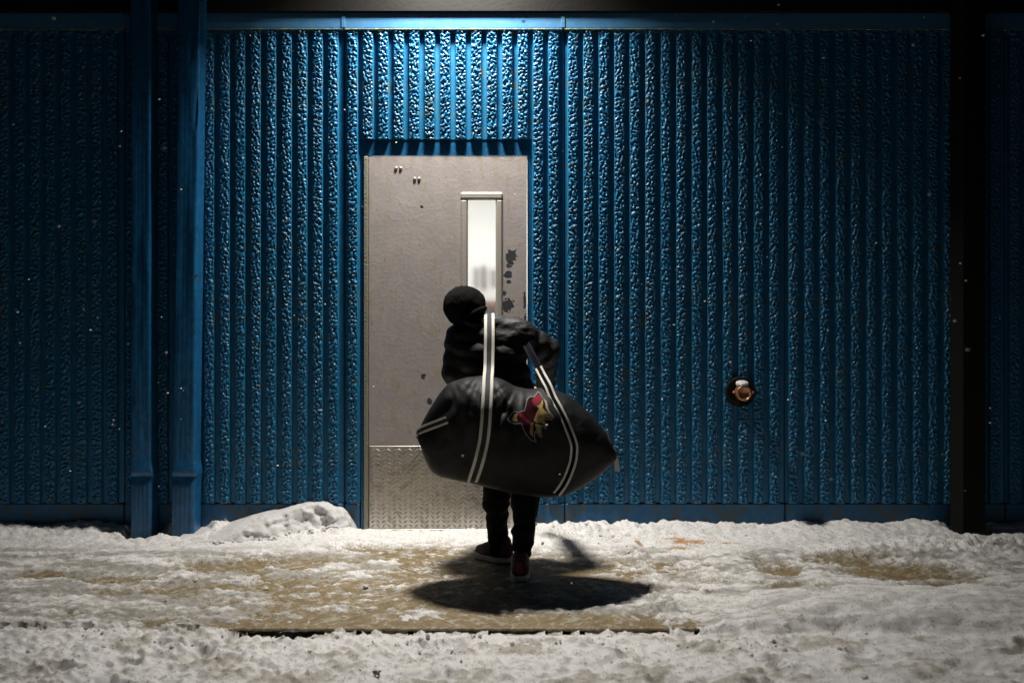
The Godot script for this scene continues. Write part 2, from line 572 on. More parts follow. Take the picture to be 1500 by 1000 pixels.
func door_pictures() -> Array:
	var w := 448
	var h := 1024
	var n1: FastNoiseLite = noise("door1", 0.012, 4, FastNoiseLite.TYPE_SIMPLEX_SMOOTH, 51)
	var n2: FastNoiseLite = noise("door2", 0.07, 3, FastNoiseLite.TYPE_SIMPLEX_SMOOTH, 52)
	var n3: FastNoiseLite = noise("door3", 0.3, 2, FastNoiseLite.TYPE_SIMPLEX_SMOOTH, 53)
	# worn-through patches beside the lock: [x, y, rx, ry] in picture shares (540..772, 228..776)
	var worn := []
	for q in [[749, 375, 7, 10], [747, 388, 4, 5], [745, 402, 6, 5], [744, 447, 10, 10], [739, 430, 3, 4], [746, 412, 4, 3], [617, 302, 2.4, 2.4], [619, 551, 4, 4], [629, 588, 4, 5], [769, 440, 2, 12], [770, 470, 2, 10], [766, 520, 3, 18]]:
		worn.append([(q[0] - 540.0) / 232.0 * w, (q[1] - 228.0) / 548.0 * h, q[2] / 232.0 * w, q[3] / 548.0 * h])
	var cols := PackedByteArray()
	cols.resize(w * h * 3)
	var hts := PackedByteArray()
	hts.resize(w * h * 3)
	var i := 0
	for y in h:
		for x in w:
			var a := n1.get_noise_2d(x, y)
			var a2 := n1.get_noise_2d(x * 3.0 + 900.0, y * 0.35)
			var b := n2.get_noise_2d(x, y)
			var f := n3.get_noise_2d(x, y)
			var c := Color(0.395, 0.355, 0.345) * (1.0 + 0.10 * a + 0.05 * b + 0.05 * f)
			var green := smoothstep(0.15, 0.7, a2 + 0.45 * b + 0.5 * a) * smoothstep(-0.3, 0.3, n2.get_noise_2d(x * 0.5 - 400.0, y * 0.25))
			c = c.lerp(Color(0.31, 0.29, 0.14), green * 0.5)
			var rust := smoothstep(0.56, 0.74, n2.get_noise_2d(x + 700.0, y * 0.6) + 0.25 * a)
			c = c.lerp(Color(0.22, 0.12, 0.06), rust * 0.5)
			var ht := 0.55 + 0.10 * a + 0.05 * b + 0.03 * f
			var scar := absf(n1.get_noise_2d(x * 0.6 + 300.0, y * 1.7 - 200.0))
			if scar < 0.016 and b > 0.08:
				ht += 0.16 * (1.0 - scar / 0.016)
			for q in worn:
				var e := Vector2((x - q[0]) / q[2], (y - q[1]) / q[3]).length() + 0.55 * b + 0.35 * a
				if e < 1.0:
					c = Color(0.052, 0.052, 0.062) * (1.0 + 0.6 * f)
					ht -= 0.22
				elif e < 1.18:
					ht += 0.05
			c = c.linear_to_srgb()
			cols[i] = int(clampf(c.r, 0, 1) * 255.0)
			cols[i + 1] = int(clampf(c.g, 0, 1) * 255.0)
			cols[i + 2] = int(clampf(c.b, 0, 1) * 255.0)
			var hb := int(clampf(ht, 0, 1) * 255.0)
			hts[i] = hb
			hts[i + 1] = hb
			hts[i + 2] = hb
			i += 3
	return [tex(Image.create_from_data(w, h, false, Image.FORMAT_RGB8, cols)), tex(Image.create_from_data(w, h, false, Image.FORMAT_RGB8, hts))]

func make_door(b: Node3D, door_l: float, door_r: float) -> void:
	# blue steel frame: head and jambs
	var zf := -0.038
	part("door_frame_head", box_mesh(Vector3(door_l + 0.002, wy(228.0, zf), -0.2), Vector3(door_r - 0.002, head_bottom - 0.002, zf + 0.004), 0.003), M.blue_metal, b)
	part("door_jamb", box_mesh(Vector3(door_l + 0.002, 0.0, -0.2), Vector3(wx(533.0, zf), wy(228.0, zf) - 0.002, zf + 0.004), 0.003), M.blue_metal, b)
	part("door_jamb", box_mesh(Vector3(wx(773.0, zf), 0.0, -0.2), Vector3(door_r - 0.002, wy(228.0, zf) - 0.002, zf + 0.004), 0.003), M.blue_metal, b)
	part("door_stop", box_mesh(Vector3(wx(533.0, zf) + 0.001, 0.0, -0.19), Vector3(wx(539.5, -0.03), wy(229.0, -0.03), -0.019), 0.003), M.frame_grey, b)
	# threshold: a metal sill of three steps
	var sill := st_new()
	var tl := wx(534.0)
	var tr := wx(776.0)
	box(sill, Vector3(tl, -0.02, -0.2), Vector3(tr, 0.014, 0.004), 0.003)
	box(sill, Vector3(tl, -0.02, 0.0045), Vector3(tr, 0.009, 0.032), 0.003)
	box(sill, Vector3(tl, -0.02, 0.0325), Vector3(tr, 0.003, 0.055), 0.002)
	part("threshold", sill.commit(), M.steel, b)
	var d := Node3D.new()
	d.name = "door"
	d.set_meta("label", "scuffed grey steel door with a narrow glass strip and tread-plate foot")
	b.add_child(d)
	var z := -0.021
	var x0 := wx(540.5, z)
	var x1 := wx(771.5, z)
	var y0 := 0.022
	var y1 := wy(229.5, z)
	var gx0 := wx(685.0, z)
	var gx1 := wx(726.0, z)
	var gy0 := wy(500.0, z)
	var gy1 := wy(292.0, z)
	uvr = Rect2(x0, y0, x1 - x0, y1 - y0)
	var pic := door_pictures()
	M.door = mat(Color.WHITE, 0.5)
	M.door.albedo_texture = pic[0]
	M.door.heightmap_enabled = true
	M.door.heightmap_texture = pic[1]
	M.door.heightmap_scale = 0.42
	var st := st_new()
	box(st, Vector3(x0, y0, z - 0.045), Vector3(gx0, y1, z))
	box(st, Vector3(gx1, y0, z - 0.045), Vector3(x1, y1, z))
	box(st, Vector3(gx0, y0, z - 0.045), Vector3(gx1, gy0, z))
	box(st, Vector3(gx0, gy1, z - 0.045), Vector3(gx1, y1, z))
	part("leaf", st.commit(), M.door, d)
	uvr = Rect2(0, 0, 1, 1)
	# glazing frame: four raised mouldings round the glass strip
	var fw := 0.040
	var zt := z + 0.012
	var mould := mat(lin(0.40, 0.37, 0.33), 0.5)
	bump(mould, noise_tex(0.03, 4, 61), 0.06, 3.0)
	for q in [[gx0 - fw, gy0 - fw, gx0, gy1], [gx1, gy0 - fw, gx1 + fw, gy1], [gx0 - fw, gy1 + 0.001, gx1 + fw, gy1 + fw], [gx0 + 0.001, gy0 - fw, gx1 - 0.001, gy0]]:
		part("window_moulding", box_mesh(Vector3(q[0], q[1], z - 0.03), Vector3(q[2], q[3], zt), 0.009), mould, d)
	part("glass", box_mesh(Vector3(gx0 + 0.001, gy0 + 0.001, z - 0.026), Vector3(gx1 - 0.001, gy1 - 0.001, z - 0.022)), M.glass, d)
	# tread plate at the foot
	var ky := wy(653.0, z)
	var kx0 := x0 + 0.004
	var kx1 := x1 - 0.004
	part("kick_plate", box_mesh(Vector3(kx0, y0 + 0.004, z + 0.001), Vector3(kx1, ky, z + 0.004), 0.0012), M.plate, d)
	var bs := st_new()
	var px := 0.0305
	var py := 0.0236
	var ny := int((ky - y0 - 0.01) / py)
	var nx := int((kx1 - kx0 - 0.01) / px)
	for r in ny:
		for c in nx:
			var m := Vector3(kx0 + 0.018 + c * px, y0 + 0.018 + r * py, z + 0.0042)
			var ang := deg_to_rad(36.0) * (1.0 if c % 2 == 0 else -1.0)
			var u := Vector3(cos(ang), sin(ang), 0) * 0.0142
			var v := Vector3(-sin(ang), cos(ang), 0) * 0.0044
			var t := Vector3(0, 0, 0.0058)
			var a := [m - u, m - u * 0.4 - v, m + u * 0.4 - v, m + u, m + u * 0.4 + v, m - u * 0.4 + v]
			var e := [m - u * 0.55 + t, m + u * 0.55 + t]
			quad(bs, a[1], a[2], e[1], e[0], -v + t)
			quad(bs, a[4], a[5], e[0], e[1], v + t)
			tri(bs, a[0], a[1], e[0], -u + t - v)
			tri(bs, a[0], e[0], a[5], -u + t + v)
			tri(bs, a[3], e[1], a[2], u + t - v)
			tri(bs, a[3], a[4], e[1], u + t + v)
	var tp := part("tread_pattern", bs.commit(), M.plate, d)
	tp.set_meta("kind", "stuff")
	part("door_sweep", box_mesh(Vector3(x0 + 0.002, 0.016, z + 0.001), Vector3(x1 - 0.002, y0 + 0.003, z + 0.012), 0.002), M.steel, d)
	for q in [[580, 246.5], [587, 246.5], [607.5, 262], [614, 262]]:
		var p := at(q[0], q[1], z)
		part("bolt", lathe([[0.0095, 0.0], [0.0095, 0.002], [0.007, 0.005], [0.0001, 0.006]], 12), M.steel, d, p)
	# pull handle on the lock side
	var hp := at(757.0, 575.0, z)
	part("handle", tube([hp + Vector3(0, 0.11, 0), hp + Vector3(0, 0.11, 0.05), hp + Vector3(0, 0.06, 0.065), hp + Vector3(0, -0.06, 0.065), hp + Vector3(0, -0.11, 0.05), hp + Vector3(0, -0.11, 0)], [0.010]), M.steel, d)

# ------------------------------------------------------------------ things on the wall
func downspout(top_l: float, foot_l: float, width: float, dep: float, label: String, sd: int) -> void:
	var z0 := 0.006
	var root := thing("downspout", label, "downspout", Vector3(foot_l, 0, z0), "blue downspouts left of the door")
	var nn := noise("spout%d" % sd, 3.2, 2, FastNoiseLite.TYPE_SIMPLEX_SMOOTH, 70 + sd)
	var kink := 0.345
	for seg in 2:
		var ya := -0.07 if seg == 0 else kink
		var yb := kink - 0.001 if seg == 0 else 3.74
		var rows := 46 if seg == 0 else 190
		var pts := PackedVector3Array()
		var ring := 64
		for r in rows:
			var y := lerpf(ya, yb, float(r) / (rows - 1))
			var lean := (top_l - foot_l) * clampf(y / 3.0, -0.1, 1.3)
			var w := width
			var dd := dep
			if seg == 0:
				var e := smoothstep(kink - 0.06, kink, y)
				w += 0.006 * e
				dd -= 0.012 * e
				w += 0.004
			else:
				var e := 1.0 - smoothstep(kink, kink + 0.10, y)
				w += 0.012 * e
				dd += 0.010 * e - 0.016 * smoothstep(kink + 0.02, kink, y)
			for j in ring:
				var t := float(j) / ring * 4.0
				var s := int(t)
				var f := t - s
				var u: float
				var v: float
				match s:
					0: u = f; v = 1.0
					1: u = 1.0; v = 1.0 - f
					2: u = 1.0 - f; v = 0.0
					_: u = 0.0; v = f
				# rounded corners
				var cx := clampf(u * w, 0.012, w - 0.012)
				var cz := clampf(v * dd, 0.012, dd - 0.012)
				var off := Vector2(u * w - cx, v * dd - cz)
				if off.length() > 0.012: off = off.normalized() * 0.012
				var p := Vector3(cx + off.x + lean, y, cz + off.y)
				if v > 0.9:                                     # flutes and dents of the sheet metal face
					var flute := 0.0018 * sin(u * TAU * 5.0) * (1.0 if seg == 0 else 0.25)
					p.z += flute + 0.004 * nn.get_noise_2d(u * 0.3, y * 0.35)
					p.z -= 0.007 * smoothstep(0.5, 0.75, nn.get_noise_2d(u * 0.4 + 5.0, y * 0.45))
				if u > 0.9: p.x += 0.002 * nn.get_noise_2d(v * 0.2 + 9.0, y * 0.5)
				pts.append(p)
		part("shoe" if seg == 0 else "pipe", grid_mesh(pts, rows, ring, Vector3.ZERO, true), M.blue_metal, root)

func make_wall_things() -> void:
	downspout(wx(190.0, 0.12), wx(190.5, 0.12), 0.112, 0.115, "blue sheet-metal downspout farther from the door, left of its twin", 1)
	downspout(wx(261.0, 0.12), wx(250.5, 0.12), 0.122, 0.125, "brighter edged blue sheet-metal downspout nearer the door, dented and kinked", 2)
	var post := thing("steel_post", "dark painted square post standing against the wall at the right", "post", Vector3(wx(1420.0, 0.1), 0, 0.09))
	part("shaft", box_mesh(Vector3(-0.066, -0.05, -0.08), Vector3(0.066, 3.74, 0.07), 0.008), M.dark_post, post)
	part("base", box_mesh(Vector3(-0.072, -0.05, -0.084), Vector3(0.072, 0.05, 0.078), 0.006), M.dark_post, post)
	# hose connection
	var h := thing("hose_connection", "small copper capped hose connection on a round dark plate in the wall", "pipe fitting", Vector3(wx(1084.5), wy(573.5), 0.0))
	part("plate", lathe([[0.0001, 0.006], [0.060, 0.006], [0.062, 0.012], [0.078, 0.012], [0.084, 0.008], [0.086, -0.036], [0.0001, -0.036]], 36), M.dark_post, h)
	var body := part("outlet", lathe([[0.034, 0.0], [0.034, 0.055], [0.040, 0.058], [0.043, 0.064], [0.043, 0.094], [0.040, 0.099], [0.030, 0.100], [0.027, 0.092], [0.0001, 0.090]], 30), M.copper, h)
	for s in [-1.0, 1.0]:
		part("lug", tube([Vector3(s * 0.040, 0.004, 0.078), Vector3(s * 0.052, 0.005, 0.080), Vector3(s * 0.058, 0.006, 0.082)], [0.008, 0.007, 0.006], 10), M.copper, h)
	var ring := []
	for i in 15:
		var a := PI + PI * i / 14.0
		ring.append(Vector3(cos(a) * 0.034, sin(a) * 0.036, 0.102))
	part("cap_ring", tube(ring, [0.006], 8), M.copper, h)
	var sn := func(p: Vector3) -> float:
		var q := (p - Vector3(-0.004, 0.050, 0.062)) / Vector3(0.034, 0.020, 0.040)
		return (q.length() - 1.0) * 0.02 + 0.003 * nz["door1"].get_noise_3dv(p * 2500.0)
	var sc := thing("snow_lump", "little white lump of snow on top of the copper hose connection", "snow", Vector3(wx(1084.5), wy(573.5), 0.0))
	part("snow", nets(sn, Vector3(-0.05, 0.02, 0.01), Vector3(0.045, 0.08, 0.12), 0.005), M.clod, sc)
	# lamp over the door, just above the picture
	var lp := LAMP
	var l := thing("wall_light", "hooded lamp on a short arm over the grey door", "lamp", Vector3(lp.x, lp.y, 0.0))
	part("bracket", box_mesh(Vector3(-0.07, -0.02, 0.019), Vector3(0.07, 0.09, 0.04), 0.006), M.fascia, l)
	part("arm", tube([Vector3(0, 0.045, 0.03), Vector3(0, 0.07, lp.z * 0.5), Vector3(0, 0.07, lp.z)], [0.018], 12), M.fascia, l)
	var hs := st_new()
	box(hs, Vector3(-0.19, 0.012, lp.z - 0.12), Vector3(0.19, 0.075, lp.z + 0.12), 0.02)
	for q in [[-0.19, -0.12, -0.178, 0.12], [0.178, -0.12, 0.19, 0.12], [-0.1778, -0.12, 0.1778, -0.108], [-0.1778, 0.108, 0.1778, 0.12]]:
		box(hs, Vector3(q[0], -HOOD if q[2] < -0.17 or q[0] > 0.17 else -0.15 if q[1] > 0.0 else -0.03, lp.z + q[1]), Vector3(q[2], 0.02, lp.z + q[3]), 0.002)
	part("housing", hs.commit(), M.fascia, l)
	var em := mat(lin(0.8, 0.8, 0.78), 0.4)
	em.emission_enabled = true
	em.emission = Color(1.0, 0.95, 0.87)
	em.emission_energy_multiplier = 6.0
	part("lamp_lens", box_mesh(Vector3(-0.17, 0.004, lp.z - 0.10), Vector3(0.17, 0.013, lp.z + 0.10), 0.003), em, l)
	var al := AreaLight3D.new()
	al.name = "lamp_light"
	al.area_size = Vector2(0.32, 0.19)
	al.area_normalize_energy = true
	al.light_energy = LAMP_ENERGY
	al.light_color = Color(1.0, 0.978, 0.945)
	al.shadow_enabled = true
	al.area_range = 14.0
	l.add_child(al)
	al.position = Vector3(0, -0.004, lp.z)
	al.rotation_degrees = Vector3(-90, 0, 0)
	# hall lamp and wall hangings seen through the glass strip
	var hl := thing("ceiling_light", "bright ceiling panel in the hall behind the door's glass strip", "lamp", Vector3(-0.35, 2.59, -1.9))
	var em2 := em.duplicate()
	em2.emission_energy_multiplier = 3.0
	part("tray", box_mesh(Vector3(-0.62, -0.02, -0.32), Vector3(0.62, 0.008, 0.32), 0.004), M.white_wall, hl)
	part("panel", box_mesh(Vector3(-0.6, -0.032, -0.3), Vector3(0.6, -0.021, 0.3), 0.002), em2, hl)
	var a2 := AreaLight3D.new()
	a2.name = "hall_light"
	a2.area_size = Vector2(1.15, 0.55)
	a2.area_normalize_energy = true
	a2.light_energy = HALL_ENERGY
	a2.light_color = Color(0.96, 0.985, 1.0)
	a2.shadow_enabled = true
	a2.area_range = 8.0
	hl.add_child(a2)
	a2.position = Vector3(0, -0.036, 0)
	a2.rotation_degrees = Vector3(-90, 0, 0)
	var kinds := [[697, 394, 6, 27, "leftmost of the reddish brown wall hangings seen blurred through the glass strip"], [708.5, 391, 8, 33, "middle and tallest reddish brown wall hanging seen blurred through the glass strip"], [723, 396, 7, 24, "rightmost reddish brown wall hanging seen blurred through the glass strip"]]
	for q in kinds:
		var p := at(q[0], q[1], -3.58)
		var wv: float = q[2] * 0.0063 / 2.0
		var hv: float = q[3] * 0.0063
		var t := thing("wall_hanging", q[4], "hanging", p, "wall hangings in the hall")
		var pts := PackedVector3Array()
		for r in 10:
			for c in 7:
				var u := c / 6.0 * 2.0 - 1.0
				var v := r / 9.0
				pts.append(Vector3(u * wv * (1.0 - 0.25 * sin(v * PI) * absf(u)), -v * hv, 0.012 + 0.012 * cos(u * 5.0 + v * 2.0)))
		part("cloth", grid_mesh(pts, 10, 7, Vector3(0, 0, 1)), M.cloth_brown, t)
		part("peg", tube([Vector3(0, -0.01, -0.02), Vector3(0, 0.01, 0.05)], [0.008]), M.cloth_grey, t)
	var cab := thing("hall_cabinet", "low dark cabinet in the hall, seen through the foot of the glass strip", "cabinet", Vector3(wx(716.0, -3.3), 0, -3.3))
	part("carcass", box_mesh(Vector3(-0.3, 0, -0.25), Vector3(0.3, wy(452.0, -3.3), 0.2), 0.01), M.cloth_grey, cab)
	part("top", box_mesh(Vector3(-0.32, wy(452.0, -3.3) + 0.001, -0.27), Vector3(0.32, wy(440.0, -3.3), 0.22), 0.01), M.cloth_brown, cab)

# ------------------------------------------------------------------ ground
const EDGE := 1.555                 # front edge of the walk
const SX := Vector2(-3.8, 3.8)
const SZ := Vector2(-0.03, 3.3)
var bare := []
var dents := []

func snow_setup() -> void:
	noise("s1", 1.3, 2, FastNoiseLite.TYPE_SIMPLEX_SMOOTH, 81)
	noise("s2", 5.0, 3, FastNoiseLite.TYPE_SIMPLEX_SMOOTH, 82)
	noise("s3", 19.0, 3, FastNoiseLite.TYPE_SIMPLEX_SMOOTH, 83)
	noise("s4", 70.0, 2, FastNoiseLite.TYPE_SIMPLEX_SMOOTH, 84)
	noise("s5", 11.0, 2, FastNoiseLite.TYPE_CELLULAR, 85)
	# bare or thin places: middle in the picture, half sizes in metres, strength
	for q in [[640, 815, 0.42, 0.17, 1.0], [760, 840, 0.75, 0.3, 1.0], [620, 880, 0.62, 0.26, 1.05], [880, 835, 0.24, 0.12, 0.9], [430, 825, 0.34, 0.12, 1.15], [350, 830, 0.26, 0.10, 1.05], [500, 860, 0.5, 0.16, 0.9], [800, 905, 0.5, 0.07, 1.0], [530, 806, 0.1, 0.05, 0.9], [1245, 822, 0.18, 0.08, 2.0], [1320, 840, 0.24, 0.10, 2.3], [1395, 864, 0.16, 0.06, 2.2], [1145, 838, 0.08, 0.12, 1.6], [1165, 864, 0.11, 0.05, 1.6], [1115, 822, 0.06, 0.04, 1.1], [1030, 868, 0.07, 0.03, 1.1], [1035, 842, 0.05, 0.03, 1.0], [250, 912, 0.13, 0.03, 1.25], [120, 905, 0.10, 0.03, 0.9], [320, 918, 0.07, 0.025, 1.2], [60, 842, 0.1, 0.06, 0.7], [180, 850, 0.2, 0.05, 0.75], [300, 862, 0.3, 0.06, 0.8], [480, 900, 0.2, 0.08, 0.9], [200, 870, 0.25, 0.07, 0.65]]:
		var g := gp(q[0], q[1])
		bare.append([g.x, g.y, q[2], q[3], q[4]])
	rng.seed = 5
	for i in 60:                                     # hollows trodden into the loose snow by the kerb
		dents.append([rng.randf_range(-3.2, 3.2), rng.randf_range(EDGE + 0.08, 2.7), rng.randf_range(0.025, 0.075), rng.randf_range(0.02, 0.055), rng.randf_range(0.01, 0.03), rng.randf_range(-0.8, 0.8)])
	for q in [[610, 941, 0.03, 0.02], [868, 944, 0.05, 0.035], [778, 938, 0.05, 0.03], [330, 962, 0.05, 0.03], [245, 945, 0.05, 0.03], [175, 972, 0.06, 0.03], [80, 985, 0.08, 0.03]]:
		var g := gp(q[0], q[1])
		dents.append([g.x, g.y - 0.06, q[2], q[3], 0.035, 0.2])

func bare_at(x: float, z: float) -> float:
	var s := 0.0
	for b in bare:
		var d := Vector2((x - b[0]) / b[2], (z - b[1]) / b[3]).length_squared()
		if d < 5.0: s = maxf(s, b[4] * exp(-d * 0.75))
	return s

# [height, thickness of the packed snow where it lies on the walk]
func snow_at(x: float, z: float) -> Vector2:
	var n1: float = nz["s1"].get_noise_2d(x, z)
	var n2: float = nz["s2"].get_noise_2d(x * 0.7, z * 1.3)
	var n3: float = nz["s3"].get_noise_2d(x * 0.8, z)
	var n4: float = nz["s4"].get_noise_2d(x, z)
	n3 *= 1.0 - 0.6 * smoothstep(0.8, 1.3, x) * smoothstep(0.75, 1.0, z)       # smoother drift at the right
	var warp := n2 * 0.10
	var t := 0.020 + 0.007 * n1 + 0.011 * n2 + 0.009 * n3 + 0.004 * n4
	var br := bare_at(x + warp, z + 0.6 * warp)
	t += br * (0.010 * n2 + 0.016 * n3 + 0.003 * n4 + 0.020 * maxf(0.0, nz["s3"].get_noise_2d(x * 0.3 + 50.0, z * 0.8)) - 0.031)
	t += 0.010 * smoothstep(0.9, 1.6, x) * (0.6 + n1) - 0.006 * smoothstep(-0.6, -1.2, x) * smoothstep(0.4, 0.8, z)
	# drift along the wall, none where the door swings
	var clear := smoothstep(0.10, -0.05, x) * smoothstep(-0.98, -0.82, x)
	var wall := exp(-pow(maxf(z, 0.0) / 0.17, 2.0)) * (1.0 - clear)
	t += wall * (0.040 + 0.022 * nz["s2"].get_noise_2d(x * 0.5 + 7.0, 3.0) + 0.008 * n3)
	if x > -0.02 and x < 0.62:
		var lump := exp(-pow((z - 0.10) / 0.10, 2.0)) * smoothstep(0.10, 0.20, x) * smoothstep(0.62, 0.42, x)
		t += lump * (0.020 + 0.045 * maxf(0.0, nz["s3"].get_noise_2d(x * 0.55 + 3.0, z * 0.6)) + 0.012 * n3)
	# swept skin of snow left of the door swing
	t += 0.012 * exp(-pow((x + 0.98) / 0.20, 2.0) - pow((z - 0.27) / 0.10, 2.0))
	# long low drift at the right, over the walk
	var gr := exp(-pow((z - 1.40 + 0.16 * smoothstep(1.0, 2.4, x)) / 0.20, 2.0)) * smoothstep(0.80, 1.3, x)
	t += gr * (0.040 + 0.012 * n2)
	t += 0.035 * exp(-pow((x - 2.35) / 0.5, 2.0) - pow((z - 0.42) / 0.16, 2.0)) * (1.0 + n3)
	# the joint between the slabs, filled with broken snow
	t += 0.016 * exp(-pow((x - 0.64 - 0.05 * n2) / 0.05, 2.0)) * (0.5 + n3 * 1.6)
	var over := maxf(smoothstep(-1.04, -1.22, x), smoothstep(0.66, 0.9, x))
	t -= 0.030 * smoothstep(EDGE - 0.22, EDGE - 0.02, z) * (1.0 - over) * (0.8 + 0.8 * n2)
	var h := t * (1.0 - 0.6 * clampf(br, 0.0, 1.0)) if t > 0.0 else t
	# over the front edge
	var low := -0.020 + 0.014 * n1 + 0.018 * n2 + 0.019 * n3 + 0.005 * n4 + 0.03 * smoothstep(2.0, 3.2, z)
	low += 0.020 * smoothstep(0.5, 1.6, x) + 0.018 * smoothstep(-1.0, -1.8, x)
	low += 0.016 * maxf(0.0, nz["s5"].get_noise_2d(x, z) + 0.75) * smoothstep(1.9, 1.6, z) * smoothstep(1.0, 0.6, x)
	for q in dents:
		var dx: float = x - q[0]
		var dz: float = z - q[1]
		if absf(dx) < 0.2 and absf(dz) < 0.2:
			var c := cos(q[5])
			var s := sin(q[5])
			var d := Vector2((dx * c + dz * s) / q[2], (dz * c - dx * s) / q[3]).length_squared()
			low -= q[4] * exp(-d * d) - 0.3 * q[4] * exp(-pow(d - 1.6, 2.0) * 2.0)
	if over < 0.5:
		var ez := EDGE - 0.003
		if z > ez:
			var k := smoothstep(EDGE + 0.001, EDGE + 0.085, z)
			var gap := -0.022 - 0.035 * smoothstep(-0.75, -0.93, x) + 0.030 * smoothstep(0.0, 0.5, nz["s2"].get_noise_2d(x * 1.3 + 20.0, 1.0) + 0.4 * n3)
			h = lerpf(gap, low, k)
		elif z > EDGE - 0.05:
			h -= 0.006
	else:
		var ragged := (0.05 * n2 + 0.02 * n3) * (0.35 if x > 0 else 1.0)
		var k := smoothstep(EDGE - 0.03 + ragged, EDGE + (0.05 if x > 0 else 0.20) + ragged, z)
		h = lerpf(t, low, k)
		if x < 0.0 and n3 > 0.12 and absf(z - EDGE - ragged * 0.5) < 0.03: h -= 0.045 * smoothstep(0.12, 0.3, n3)
	# hollow round the downspout feet and the post
	for q in [wx(211.0, 0.1), wx(272.0, 0.1), wx(1420.0, 0.1)]:
		var d := Vector2((x - q) / 0.11, (z - 0.07) / 0.10).length()
		h -= 0.05 * smoothstep(1.35, 0.85, d)
	return Vector2(h, t)

func slab_mesh(x0: float, x1: float) -> ArrayMesh:     # a slab with a worn, chipped front edge
	var n := int((x1 - x0) / 0.012) + 2
	var pts := PackedVector3Array()
	for r in 6:
		for c in n:
			var x := lerpf(x0, x1, c / (n - 1.0))
			var chip: float = 0.010 * nz["s3"].get_noise_2d(x * 0.7, 4.0) + 0.016 * maxf(0.0, nz["s2"].get_noise_2d(x * 1.4, 9.0) - 0.2) + 0.003 * nz["s4"].get_noise_2d(x, 2.0)
			var e := EDGE - 0.008 - chip
			pts.append([Vector3(x, -0.018, -0.027), Vector3(x, 0.0, -0.027), Vector3(x, 0.0, e - 0.010), Vector3(x, -0.003, e - 0.002), Vector3(x, -0.009, e), Vector3(x, -0.018, e - 0.012)][r])
	var idx := PackedInt32Array()
	for r in 6:
		for c in n - 1:
			var a := r * n + c
			var b := ((r + 1) % 6) * n + c
			idx.append_array([a, a + 1, b + 1, a, b + 1, b])
	for e in [0, n - 1]:
		for r in range(1, 5): idx.append_array([e, r * n + e, (r + 1) * n + e])
	return smooth_mesh(pts, idx)

func make_ground() -> void:
	snow_setup()
	# the yard, one sheet to the horizon
	var gs := st_new()
	quad(gs, Vector3(-400, -0.13, -400), Vector3(400, -0.13, -400), Vector3(400, -0.13, 400), Vector3(-400, -0.13, 400), Vector3.UP)
	var gm := mat(lin(0.5, 0.5, 0.5), 0.9)
	bump(gm, noise_tex(0.03, 4, 91), 4.0, 0.4)
	tag(part("ground", gs.commit(), gm, self), "snow covered yard around the building", "ground", "", "structure")
	# walk of concrete slabs
	var walk := thing("sidewalk", "tan concrete walk in slabs along the wall, half covered by packed snow", "pavement")
	walk.set_meta("kind", "structure")
	for q in [[-6.0, -3.06], [-3.045, 0.632], [0.647, 3.2], [3.215, 6.0]]:
		part("slab", slab_mesh(q[0], q[1]), M.concrete, walk)
		part("slab_bed", box_mesh(Vector3(q[0], -0.128, -0.027), Vector3(q[1], -0.0185, EDGE - 0.07), 0.002), M.asphalt, walk)
	# packed and loose snow over both
	var cell := 0.0115
	var cols := int((SX.y - SX.x) / cell) + 1
	var zs := []
	var zc := SZ.x
	while zc < SZ.y:
		zs.append(zc)
		zc += cell if zc < 2.3 else 0.02
	var rows := zs.size()
	var pts := PackedVector3Array()
	var uvs := PackedVector2Array()
	pts.resize(rows * cols)
	uvs.resize(rows * cols)
	var i := 0
	for r in rows:
		for c in cols:
			var x := SX.x + c * cell
			var s := snow_at(x, zs[r])
			pts[i] = Vector3(x, s.x, zs[r])
			uvs[i] = Vector2((x - SX.x) / (SX.y - SX.x), (zs[r] - SZ.x) / (SZ.y - SZ.x))
			i += 1
	var sm := mat(Color.WHITE, 0.62)
	sm.albedo_texture = tex(snow_picture(2000, 880))
	sm.heightmap_enabled = true
	sm.heightmap_texture = noise_tex(0.09, 5, 95, 1024)
	sm.heightmap_scale = 0.5
	sm.detail_enabled = false
	M.snow = sm
	# the sheet is open along the bare front edge of the walk
	var idx := PackedInt32Array()
	for r in rows - 1:
		var torn: bool = zs[r + 1] > EDGE - 0.004 and zs[r] < EDGE + 0.002
		for c in cols - 1:
			var a := r * cols + c
			if torn and pts[a].x > -1.10 and pts[a].x < 0.75 and pts[a].y - pts[a + cols].y > 0.012: continue
			idx.append_array([a, a + 1, a + 1 + cols, a, a + 1 + cols, a + cols])
	var snow := part("snow", smooth_mesh(pts, idx, Vector3.UP, uvs), sm, self)
	tag(snow, "trodden dirty snow and ice on the walk and yard", "snow", "", "structure")

